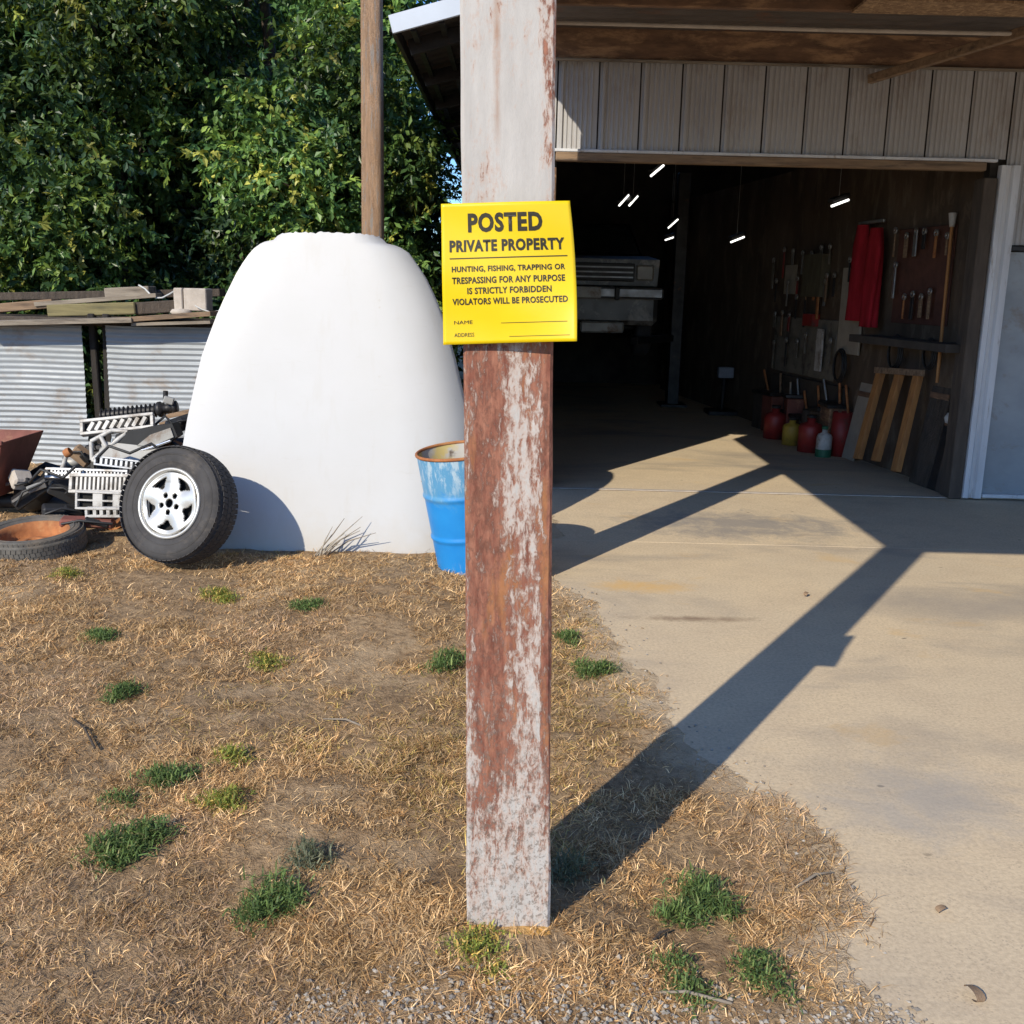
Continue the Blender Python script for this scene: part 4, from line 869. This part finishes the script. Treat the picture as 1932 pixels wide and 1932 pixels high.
for px, py, rr0, lab in ((1585, 690, .13, 'black belt loop hanging below the tan board'), (1690, 665, .12, 'black hose coil hanging under the wall shelf'), (1755, 668, .10, 'dark cable coil hanging at the right end of the wall shelf')):
    p_ = onwall(px, py, .07); o = MB()
    for k in range(3): o.tube([(rr0 * (1 - .1 * k) * math.cos(q * .42), .012 * k, rr0 * (1.3 - .1 * k) * math.sin(q * .42)) for q in range(16)], .009, 6)
    o = o.build('hose_coil', M['black']); o.matrix_world = wallM(p_); tag(o, lab, 'coil', 'coils hung on the tool wall')
CL = 'floor clutter along the tool wall'; cq = random.Random(12)
for i in range(9):
    px = 1446 + i * 19; g0 = onwall(px, 700, .10); L_ = cq.uniform(.16, .28); h_ = cq.uniform(.22, .50)
    o = thing('clutter_box', '%s piece of dark clutter from the far end along the tool wall floor' % ('first', 'second', 'third', 'fourth', 'fifth', 'sixth', 'seventh', 'eighth', 'ninth', 'tenth', 'eleventh', 'twelfth')[i], 'clutter', (g0.x, g0.y, .003), CL, (0, 0, math.atan2(twd.y, twd.x) + cq.uniform(-.3, .3)))
    mm = cq.choice(('redrust', 'jamb', 'bark', 'dark_metal', 'brown_wood', 'inner_wall', 'red_paint', 'redrust'))
    if i % 3 == 2: MB().lathe([(0, 0), (L_ * .4, 0), (L_ * .45, h_ * .5), (L_ * .42, h_), (L_ * .38, h_), (L_ * .36, h_ * .7), (0, h_ * .7)], 18).build('bin', M[mm], o)
    else:
        MB().box((0, 0, h_ / 2), (L_, .18, h_), b=.008).build('box', M[mm], o); MB().box((0, .02, h_ + .02), (L_ * 1.05, .19, .04), (0, cq.uniform(-.08, .08), 0), b=.006).build('lid', M['dark_metal'], o)
    MB().tube([(-.05, -.05, h_ * .8), (cq.uniform(-.1, .1), -.02, h_ + cq.uniform(.15, .4))], .014, 6).build('handle', M[cq.choice(('lumber2', 'steel', 'rust'))], o)
# ceiling tube lamps, lit
LP = 'lit tube lamps on the garage ceiling'
for (xa, ya), (xb_, yb_), y, lab in (((1168, 388), (1186, 368), 12.2, 'left lit tube of the paired lamps high in the garage'), ((1187, 388), (1203, 370), 12.2, 'right lit tube of the paired lamps high in the garage'), ((1261, 430), (1279, 414), 14.2, 'lit tube lamp right of the pair, midway back'), ((1255, 453), (1276, 446), 15.5, 'faint low lit tube lamp below the midway lamp'), ((1379, 457), (1404, 447), 12.6, 'lit tube lamp in the middle of the dark ceiling'), ((1569, 389), (1601, 377), 9.9, 'long lit tube lamp nearest the red coveralls'), ((1228, 332), (1252, 312), 10.2, 'lit tube lamp close behind the door header')):
    a, b = atY(xa, ya, y), atY(xb_, yb_, y + .12); o = thing('tube_lamp', lab, 'lamp', a, LP)
    MB().tube([(0, 0, 0), b - a], .011, 8).build('tube', M['lit'], o)
    bar(Vector((0, .05, .05)), b - a + Vector((0, .05, .05)), .03, .07).build('housing', M['dark_metal'], o)
    MB().tube([(b - a) / 2 + Vector((0, .05, .05)), (b - a) / 2 + Vector((0, .05, .9))], .004, 5).build('chain', M['steel'], o)
# pickup raised on a lift
tk = thing('pickup_truck', 'pale pickup truck raised on a lift in the dark garage', 'truck', (.88, 13.4, .95))
def tp(name, mb, m, par=None): return mb.build(name, m, par or tk)
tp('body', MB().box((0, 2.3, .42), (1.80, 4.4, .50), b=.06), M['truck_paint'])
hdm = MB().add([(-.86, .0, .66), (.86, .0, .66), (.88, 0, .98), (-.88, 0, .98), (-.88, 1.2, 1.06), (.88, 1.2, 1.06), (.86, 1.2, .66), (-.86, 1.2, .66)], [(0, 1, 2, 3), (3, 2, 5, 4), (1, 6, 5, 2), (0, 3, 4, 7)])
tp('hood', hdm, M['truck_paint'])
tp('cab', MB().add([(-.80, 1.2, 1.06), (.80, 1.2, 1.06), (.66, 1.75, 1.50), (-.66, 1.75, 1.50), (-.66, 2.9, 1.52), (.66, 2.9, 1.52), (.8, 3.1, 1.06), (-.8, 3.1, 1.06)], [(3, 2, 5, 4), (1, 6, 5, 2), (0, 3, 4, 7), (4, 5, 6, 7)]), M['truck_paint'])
tp('windshield', MB().add([(-.76, 1.215, 1.085), (.76, 1.215, 1.085), (.64, 1.735, 1.48), (-.64, 1.735, 1.48)], [(0, 1, 2, 3)]), M['glass'])
gr = tp('grille', MB().box((0, -.02, .82), (1.14, .05, .22), b=.01), M['black'])
for z in (.76, .82, .88): tp('grille_bar', MB().box((0, -.05, z), (1.10, .02, .018)), M['dull_chrome'], gr)
for s_ in (-1, 1):
    tp('headlight', MB().box((s_ * .70, -.02, .82), (.22, .05, .19), b=.02), M['grey_panel'])
    wl = tp('wheel', MB().lathe(tyre_prof(.37, .2, .23), 32, Matrix.Translation((s_ * .78, .85, .12)) @ Matrix.Rotation(R(90), 4, 'Y')), M['rubber'])
    MB().lathe([(0, .03), (.1, .05), (.2, .07)], 20, Matrix.Translation((s_ * .78, .85, .12)) @ Matrix.Rotation(R(90 * s_), 4, 'Y')).build('rim', M['steel'], wl)
    tp('bumper_guard', MB().box((s_ * .35, -.17, .56), (.06, .04, .16), b=.01), M['black'])
tp('bumper', MB().box((0, -.10, .57), (1.86, .12, .14), b=.025), M['dull_chrome'])
tp('number_plate', MB().box((0, -.185, .57), (.30, .012, .13)), M['grey_panel'])
tp('cross_member', MB().box((.2, .1, .14), (.55, .10, .14), b=.02), M['grey_panel'])
tp('axle', MB().tube([(-.78, .85, .12), (.78, .85, .12)], .05, 10), M['dark_metal'])
lf = thing('vehicle_lift', 'two-post vehicle lift columns beside the raised truck', 'lift', (.9, 14.6, 0))
for s_ in (-1, 1):
    MB().box((s_ * 1.28, 0, 1.55), (.16, .22, 3.1), b=.01).build('column', M['dark_metal'], lf)
    MB().box((s_ * 1.28, 0, .02), (.35, .5, .03)).build('base_plate', M['dark_metal'], lf)
    for q in (-1.1, .9): bar((s_ * 1.25, 0, .93), (s_ * .6, q, .93), .09, .10).build('arm', M['dark_metal'], lf)
c = atY(1370, 685, 13.6)
o = thing('floor_jack', 'grey-blue floor jack standing deep in the garage', 'jack', (c.x, c.y, 0))
MB().box((0, 0, .55), (.20, .10, .14), b=.01).build('head', mat('blue_grey_paint', (.25, .27, .33), (.2, .22, .27), 5, .5), o); MB().tube([(0, .1, 0), (0, .05, .5)], .03, 8).build('stand', M['dark_metal'], o); MB().box((0, .1, .03), (.4, .4, .06), b=.01).build('base', M['dark_metal'], o)

# ------------------------------------------------------------------ trees
def make_crown(blobs, count, seed, pal, leaf=(.098, .055), per=13):
    r = np.random.default_rng(seed); vol = np.array([b[3] * b[4] * b[5] for b in blobs]) ** .67; vol /= vol.sum()
    ns = count // per; bi = r.choice(len(blobs), ns, p=vol); B = np.array(blobs)[bi]
    d = r.normal(size=(ns, 3)); d /= np.linalg.norm(d, axis=1)[:, None]
    rad_ = r.random(ns) ** .40; lump = .55 + .85 * vnoise(d[:, 0] * 3 + bi * 7, d[:, 2] * 3 + d[:, 1] * 2, seed)
    org = B[:, :3] + d * B[:, 3:6] * (rad_ * lump)[:, None]
    tw = d * .8 + r.normal(size=(ns, 3)) * .55; tw[:, 2] -= .25; tw /= np.linalg.norm(tw, axis=1)[:, None]
    L = r.uniform(.18, .42, ns)
    pal = np.array(pal); bt = r.uniform(.45, 2.1, len(blobs)); tint = pal[r.choice(len(pal), ns, p=np.array([.32, .28, .20, .14, .06]))] * r.uniform(.75, 1.25, (ns, 1)) * bt[bi][:, None]  # per-blob tint paints highlight groups and darker clumps into the leaf colour
    si = np.repeat(np.arange(ns), per); m_ = len(si); f = np.tile(np.linspace(.1, 1, per), ns)
    c = org[si] + tw[si] * (L[si] * f)[:, None]
    ax = tw[si] * .5 + r.normal(size=(m_, 3)) * .75; ax[:, 2] -= .35; ax /= np.linalg.norm(ax, axis=1)[:, None]
    up = r.normal(size=(m_, 3)) * .6 + np.array([-.15, -.35, .7]); sd = np.cross(ax, up); sd /= np.linalg.norm(sd, axis=1)[:, None]
    nm = np.cross(sd, ax); ll = leaf[0] * r.uniform(.6, 1.25, m_)[:, None]; lw = leaf[1] * r.uniform(.6, 1.2, m_)[:, None]
    V = np.stack([c, c + ax * ll * .5 + sd * lw * .5 + nm * .008, c + ax * ll, c + ax * ll * .5 - sd * lw * .5 + nm * .008], 1).reshape(-1, 3)
    Fq = np.arange(m_ * 4).reshape(-1, 4)
    tc = np.repeat(tint[si] * r.uniform(.8, 1.2, (m_, 1)), 4, 0)
    return V, Fq, tc
PALS = [[(.030, .062, .020), (.045, .085, .022), (.065, .110, .026), (.105, .150, .030), (.17, .17, .035)],
        [(.024, .058, .026), (.036, .075, .028), (.050, .095, .030), (.085, .130, .034), (.15, .17, .04)]]
def tree(label, x, y, h, rad_, seed, count, grp='trees behind the fence', zl=.9, pal=0, bright=1.0):
    t_ = thing('broadleaf_tree', label, 'tree', (x, y, 0), grp); r = random.Random(seed); blobs = []; tr = MB()
    pts = [(0, 0, -.2)]; k = 6
    for i in range(1, k + 1): pts.append((r.uniform(-.18, .18) * i / 3, r.uniform(-.18, .18) * i / 3, h * .92 * i / k))
    tr.tube(pts, [.15 - .125 * i / k for i in range(k + 1)], 10); tr.build('trunk', M['bark'], t_); lm = MB()
    nb = 17
    for i in range(nb):
        q = (i + .5) / nb; z = zl + (h - zl) * q; a_ = r.uniform(0, 6.28) if i % 3 else r.uniform(3.6, 5.8); w_ = rad_ * (.35 + .75 * math.sin(math.pi * min(1, .25 + q * .75)))
        ex = math.cos(a_) * w_ * r.uniform(.35, .95); ey = math.sin(a_) * w_ * r.uniform(.35, .95); s_ = r.uniform(.42, .82) * rad_ / 1.4
        blobs.append((ex, ey, z, s_ * 1.15, s_ * 1.15, s_ * .8))
        z0 = max(.4, z - .5 * w_); lm.tube([(0, 0, z0), (ex * .5, ey * .5, z0 + (z - z0) * .6), (ex, ey, z)], [.035, .022, .008], 5)
    lm.build('limb', M['bark'], t_)
    V, Fq, tc = make_crown(blobs, count, seed, PALS[pal])
    mesh_np('crown', V, Fq, M['leaf'], tc * bright, parent=t_); return t_
FT = [(-7.6, 12.2, 6.0, 1.5, 1, 'leafy tree at the far left edge, above the fence end'), (-5.9, 11.8, 6.2, 1.45, 2, 'leafy tree with sunlit sprays above the lumber at left'), (-4.4, 12.0, 6.4, 1.45, 3, 'leafy tree standing behind the fence gap'), (-3.0, 12.3, 6.5, 1.4, 4, 'leafy tree rising behind the hood top'), (-1.75, 11.7, 5.2, 1.05, 5, 'bright green tree between the utility pole and the garage eave'), (-1.75, 14.0, 3.7, .72, 11, 'low tree hanging beside the garage roof edge')]
for i, (x, y, h, r_, sd, lab) in enumerate(FT): tree(lab, x, y, h, r_, sd, 34000 if i != 5 else 16000, pal=i % 2, bright=(.95, 1.25, 1.05, 1.0, 1.75, 1.6)[i])
src = [o for o in COL.objects if o.name.startswith('broadleaf_tree')]
for i, (x, y, s_, rzz, k, lab) in enumerate(((-9.2, 14.5, 1.25, .7, 1, 'taller back-row tree at the far left'), (-7.0, 14.8, 1.3, 2.1, 2, 'taller back-row tree, second from the left'), (-5.2, 14.6, 1.35, 4.0, 0, 'taller back-row tree above the fence gap'), (-3.9, 15.0, 1.3, 5.2, 3, 'taller back-row tree behind the hood'), (-2.4, 15.4, .78, 1.5, 2, 'taller back-row tree behind the utility pole'), (-8.2, 17.5, 1.5, 3.0, 3, 'deep shaded tree in the back left of the wood'), (-5.6, 17.8, 1.5, 1.2, 1, 'deep shaded tree in the middle of the wood'), (-4.3, 18.2, 1.45, 2.6, 0, 'deep shaded tree behind the pole in the wood'))):
    o = src[k].copy(); COL.objects.link(o); o.location = (x, y, 0); o.scale = (s_, s_, s_); o.rotation_euler = (0, 0, rzz); o['label'] = lab; o['group'] = 'back row of trees in the wood'
    for ch in list(src[k].children):
        c_ = ch.copy(); COL.objects.link(c_); c_.parent = o
# understorey brush that fills the foot of the wood
V, Fq, tc = make_crown([(x, 11.6 + .5 * math.sin(x * 3), .75 + .25 * math.sin(x * 5), .75, .5, .75) for x in np.arange(-8, -.9, .55)], 42000, 77, PALS[1])
tag(mesh_np('underbrush', V, Fq, M['leaf'], tc), 'dense dark brush at the foot of the trees behind the fence', 'brush', kind='stuff')

# ------------------------------------------------------------------ grass, weeds, litter
def blades(x, y, L, w_, tilt, tint, r, zoff=0., hfun=hg, curl=.5):
    n = len(x); az = r.uniform(0, 2 * np.pi, n); z = hfun(x, y) + zoff
    d = np.stack([np.cos(az) * np.sin(tilt), np.sin(az) * np.sin(tilt), np.cos(tilt)], 1)
    t2 = np.clip(tilt + curl * r.uniform(.2, 1.3, n), 0, 1.62); az2 = az + r.normal(0, .5, n)
    d2 = np.stack([np.cos(az2) * np.sin(t2), np.sin(az2) * np.sin(t2), np.cos(t2)], 1)
    s = np.stack([-np.sin(az), np.cos(az), np.zeros(n)], 1) + r.normal(0, .3, (n, 3)); s *= (w_ / 2 / np.linalg.norm(s, axis=1))[:, None]
    b = np.stack([x, y, z], 1); m_ = b + d * (L * .5)[:, None]; tp_ = m_ + d2 * (L * .5)[:, None]
    V = np.stack([b - s, b + s, m_ - s * .8, m_ + s * .8, tp_], 1).reshape(-1, 3)
    k = np.arange(n)[:, None] * 5; T = np.concatenate([k + [0, 1, 2], k + [1, 3, 2], k + [2, 3, 4]], 1).reshape(-1, 3)
    return V, T, np.repeat(tint, 5, 0)
r = np.random.default_rng(3)
DRY = np.array([1.36, 1.19, .96]) * np.array([(.52, .375, .215), (.40, .265, .14), (.62, .49, .32), (.20, .125, .07), (.44, .335, .225), (.40, .33, .13), (.36, .275, .21)])
xs, ys, tf = [], [], []; nt_ = 0
for (xa, xz, ya, yz, n, k, sd) in ((-2.2, 1.15, 1.55, 3.4, 5200, 34, .016), (-3.6, 1.0, 3.4, 5.9, 5200, 22, .020), (-4.6, .3, 5.9, 8.7, 1500, 16, .025), (-7, -3.6, 4, 8.7, 300, 14, .03), (-5, -2.2, 1.5, 3.6, 400, 16, .03)):
    cx_, cy_ = r.uniform(xa, xz, n), r.uniform(ya, yz, n); sz_ = r.uniform(.5, 1.7, n)
    q = np.repeat(np.arange(n), k); xs.append(cx_[q] + r.normal(0, 1, n * k) * sd * sz_[q]); ys.append(cy_[q] + r.normal(0, 1, n * k) * sd * sz_[q]); tf.append(q + nt_); nt_ += n
    m_ = n * k // 3; xs.append(r.uniform(xa, xz, m_)); ys.append(r.uniform(ya, yz, m_)); tf.append(r.integers(nt_ - n, nt_, m_))
x = np.concatenate(xs); y = np.concatenate(ys); tf = np.concatenate(tf); tval = r.uniform(.5, 1.3, nt_); tcol = r.integers(0, 5, nt_); tlen = r.uniform(.6, 1.5, nt_)
s = edge(x, y)
dens = vnoise(x * 1.9, y * 1.9, 42) * .55 + vnoise(x * 6, y * 6, 43) * .45
keep = (s > -.32 * r.random(len(x)) ** 3.5) & (r.random(len(x)) < np.clip((dens - .24) * 3.6, .10, 1)) & ~((np.abs(x - .02) < .10) & (np.abs(y - 2.36) < .10))
keep &= ~((np.hypot((x - .02) / .17, (y - 2.20) / .07) < 1) & (r.random(len(x)) < .9))
keep &= r.random(len(x)) < np.clip(.16 + s / .28, .10, 1)
keep &= (y > 2.06 + .1 * (vnoise(x * 6, y * 6, 60) - .5)) | (x < -.3) | (r.random(len(x)) < .3)
x, y, tf = x[keep], y[keep], tf[keep]; n = len(x)
pa = vnoise(x * 1.1, y * 1.1, 44); ci = np.where(r.random(n) < .55, tcol[tf], r.integers(0, 5, n)); ci = np.where((pa > .62) & (r.random(n) < .20), 5, ci); ci = np.where((pa < .3) & (r.random(n) < .4), 6, ci)
tint = DRY[ci] * (r.uniform(.6, 1.25, n) * tval[tf])[:, None] * (.88 + .5 * vnoise(x * 3.3, y * 3.3, 45))[:, None]
V, T, C = blades(x, y, r.uniform(.014, .046, n) * tlen[tf] * (.7 + .6 * vnoise(x * 2.5, y * 2.5, 46)), r.uniform(.0013, .0029, n) * (1 + .14 * np.clip(y - 3, 0, 4)), r.uniform(.75, 1.54, n), tint, r, curl=.35)
tag(mesh_np('dry_grass', V, T, M['grass'], C), 'matted dry tan grass covering the ground left of the driveway', 'grass', kind='stuff')
GRN = np.array([(.115, .185, .055), (.15, .225, .065), (.09, .145, .05), (.22, .27, .09), (.34, .30, .13)])
def weed(px, py, rad_, h, label, kind=0, n=None):
    g = onground(px, py); rr = np.random.default_rng(int(px * 7 + py)); n = n or int(900 * (rad_ / .1) ** 1.5)
    nb = max(6, int(rad_ * 45)); cx = np.clip(rr.normal(0, rad_ * .5, nb), -rad_ * .75, rad_ * .75); cy = np.clip(rr.normal(0, rad_ * .75, nb), -rad_, rad_); cx[0] = cy[0] = 0; cx *= .85; cy *= .8; k = rr.integers(0, nb, n)
    x = g.x + cx[k] + rr.normal(0, .022, n) * np.where(rr.random(n) < .22, 1.7, 1); y = g.y + cy[k] + rr.normal(0, .022, n) * np.where(rr.random(n) < .22, 1.7, 1)
    pal = GRN[rr.choice(5, n, p=[.34, .3, .2, .12, .04])] if kind == 0 else (GRN * np.array([1.9, 1.45, .9]))[rr.choice(5, n)]
    if kind == 2: pal = np.array([(.17, .19, .12), (.22, .22, .14)])[rr.integers(0, 2, n)]
    V, T, C = blades(x, y, rr.uniform(.25, .75, n) * h, rr.uniform(.0026, .0055, n), rr.uniform(.1, 1.5, n), pal * rr.uniform(.55, 1.35, (n, 1)), rr, zoff=rr.uniform(0, h * .75, n) * np.exp(-((x - g.x) ** 2 + (y - g.y) ** 2) / (2 * rad_ ** 2)), curl=1.1)
    z0 = hz(g.x, g.y); V -= np.array([g.x, g.y, z0])
    o = mesh_np('weed_clump', V, T, M['weed'], C); o.location = (g.x, g.y, z0)
    return tag(o, label, 'weed', 'green weed clumps in the dry grass')
for a_ in ((205, 1607, .085, .055, 'dark green weed clump at left, the smaller of a touching pair'), (283, 1592, .105, .06, 'large dark green weed clump at left, right one of a touching pair'), (318, 1487, .085, .055, 'green weed clump just above the touching pair at left'), (225, 1522, .05, .03, 'flat green weed patch just left above the touching pair'),
           (515, 1692, .105, .065, 'tall dark green weed clump in the foreground left of the post'), (232, 1323, .075, .055, 'small round green weed clump in the left middle of the grass'), (195, 1212, .09, .045, 'small green weed clump below the flat tyre'), (572, 1152, .10, .04, 'low green weed patch in the grass below the hood'),
           (845, 1255, .085, .075, 'green weed clump touching the left side of the post'), (1068, 1212, .075, .05, 'green weed clump just right of the post by the concrete edge'), (1125, 1270, .10, .055, 'green weed clump on the concrete edge, nearer the driveway'), (1325, 1712, .135, .06, 'largest green weed clump, right of the post base'),
           (1290, 1862, .07, .04, 'small green weed at the bottom, right of centre'), (1440, 1850, .075, .045, 'small green weed at the bottom beside the concrete edge')): weed(*a_)
for a_ in ((440, 1442, .055, .05, 'yellow-green grass tuft left of the post, upper one', 1), (420, 1530, .07, .05, 'yellow-green grass tuft left of the post, lower one', 1), (412, 1128, .09, .06, 'yellow-green grass tuft below the alloy wheel', 1), (125, 1085, .08, .03, 'low yellow-green patch just below the flat tyre', 1), (895, 1832, .085, .035, 'yellow-green grass tuft at the foot of the post', 1), (575, 1640, .05, .075, 'thin grey-green weed above the tall foreground clump', 2), (1075, 1665, .05, .08, 'pale dry grass tuft in the shade of the post', 2), (500, 1250, .09, .035, 'thin yellowish tuft in the middle of the grass', 1)): weed(*a_)
# reedy stalks against the hood
for px, py, lab, hs in ((605, 1045, 'leaning cream reed stalks in front of the hood', 1.0), (770, 1035, 'small dry weed before the hood near the drum', .5)):
    g = onground(px, py); o = thing('dry_stalks', lab, 'stalks', (g.x, g.y - .03, 0), 'dry stalks at the foot of the hood'); q = random.Random(px)
    for i in range(9 if hs == 1 else 6):
        L = q.uniform(.15, .37) * hs; a_ = q.gauss(.75 if hs == 1 else 0, .35)
        MB().tube([(q.uniform(-.04, .04), q.uniform(-.03, .03), -.01), (math.sin(a_) * L * .5, q.uniform(-.04, .02), L * .45 * math.cos(a_) + .02), (math.sin(a_) * L, q.uniform(-.06, .05), L * math.cos(a_))], [.005, .004, .0015], 5).build('stalk', M['lumber'] if i % 2 else M['tan_board'], o)
# gravel where the grass gives out, and grit along the edge
n = 9000; x = r.uniform(-.5, .95, n); y = r.uniform(1.5, 2.25, n); p_ = np.clip(1.3 - (y - 1.93) / .16 + .8 * (vnoise(x * 5, y * 5, 61) - .5), 0.02, 1) * np.clip((xb(y) + .12 - x) / .1, 0, 1); k = r.random(n) < p_ * .9; x, y = x[k], y[k]
x2 = r.uniform(.1, 1.0, 900); y2 = r.uniform(2.0, 5.4, 900); k = np.abs(xb(y2) - x2 + .02) < .12 * r.random(900) + .03; x, y = np.concatenate([x, x2[k]]), np.concatenate([y, y2[k]]); n = len(x)
oct_ = np.array([(1, 0, 0), (-1, 0, 0), (0, 1, 0), (0, -1, 0), (0, 0, 1), (0, 0, -1)], float); fo_ = np.array([(0, 2, 4), (2, 1, 4), (1, 3, 4), (3, 0, 4), (2, 0, 5), (1, 2, 5), (3, 1, 5), (0, 3, 5)])
sz = r.uniform(.0025, .009, n); V = oct_[None] * (sz[:, None, None] * r.uniform(.6, 1.3, (n, 6, 1)) * np.array([1, 1, .65])) ; ang = r.uniform(0, 6.28, n)
cA, sA = np.cos(ang)[:, None], np.sin(ang)[:, None]; V = np.stack([V[..., 0] * cA - V[..., 1] * sA, V[..., 0] * sA + V[..., 1] * cA, V[..., 2]], -1)
V += np.stack([x, y, np.maximum(hg(x, y), np.where(x > .1, 0.0, -1)) + sz * .35], 1)[:, None, :]
T = (np.arange(n)[:, None, None] * 6 + fo_[None]).reshape(-1, 3); tc = np.array([(.36, .33, .29), (.26, .23, .2), (.46, .41, .35), (.33, .25, .17)])[r.integers(0, 4, n)]
tag(mesh_np('gravel', V.reshape(-1, 3), T, M['grass'], np.repeat(tc, 6, 0)), 'loose grey gravel along the bottom edge of the grass', 'gravel', kind='stuff')
# twigs in the grass and curled leaves on the concrete
for i, (p0, p1, lab) in enumerate((((180, 1425), (135, 1370), 'dark twig lying in the grass hollow at left'), ((1010, 1772), (962, 1722), 'short brown twig leaning at the foot of the post'), ((1500, 1680), (1570, 1655), 'thin pale straw lying over the concrete edge'), ((1220, 1800), (1262, 1770), 'dark bent twig below the largest weed clump'), ((690, 1375), (610, 1362), 'pale dry stem in the middle of the grass'), ((1380, 1905), (1200, 1890), 'thin dry stem near the gravel at the bottom'))):
    a, b = onground(*p0), onground(*p1); mid = (a + b) / 2; up_ = .02
    o = MB().tube([Vector((a.x - mid.x, a.y - mid.y, .005)), Vector((.005, .008, up_)), Vector((b.x - mid.x, b.y - mid.y, .012 if i != 1 else .05))], [.0045, .004, .002], 6).build('twig', M['bark'] if i in (0, 1, 3) else M['lumber']); o.location = (mid.x, mid.y, max(0, hz(mid.x, mid.y))); tag(o, lab, 'twig', 'loose twigs on the ground')
for px, py, lab, sz_, rot in ((1775, 1722, 'small curled dry leaf alone on the open concrete', .016, .4), (1832, 1887, 'crumpled brown leaf at the lower right on the concrete', .026, 1.9), (1520, 1125, 'small leaf beside the long post shadow on the concrete', .02, 1.0)):
    g = onground(px, py); vs = []; k = 10
    for i in range(k + 1):
        a_ = 4.6 * i / k; w_ = sz_ * .55 * math.sin(math.pi * (i + .6) / (k + 1.2))
        for s_ in (-1, 1): vs.append((sz_ * math.cos(a_), s_ * w_, sz_ * .55 + sz_ * .5 * math.sin(a_)))
    o = MB().add(vs, [(2 * i, 2 * i + 2, 2 * i + 3, 2 * i + 1) for i in range(k)], smooth=True).build('dry_leaf', M['lumber2']); o.location = (g.x, g.y, .003); o.rotation_euler = (.2, 0, rot); tag(o, lab, 'leaf', 'dry leaves on the concrete')
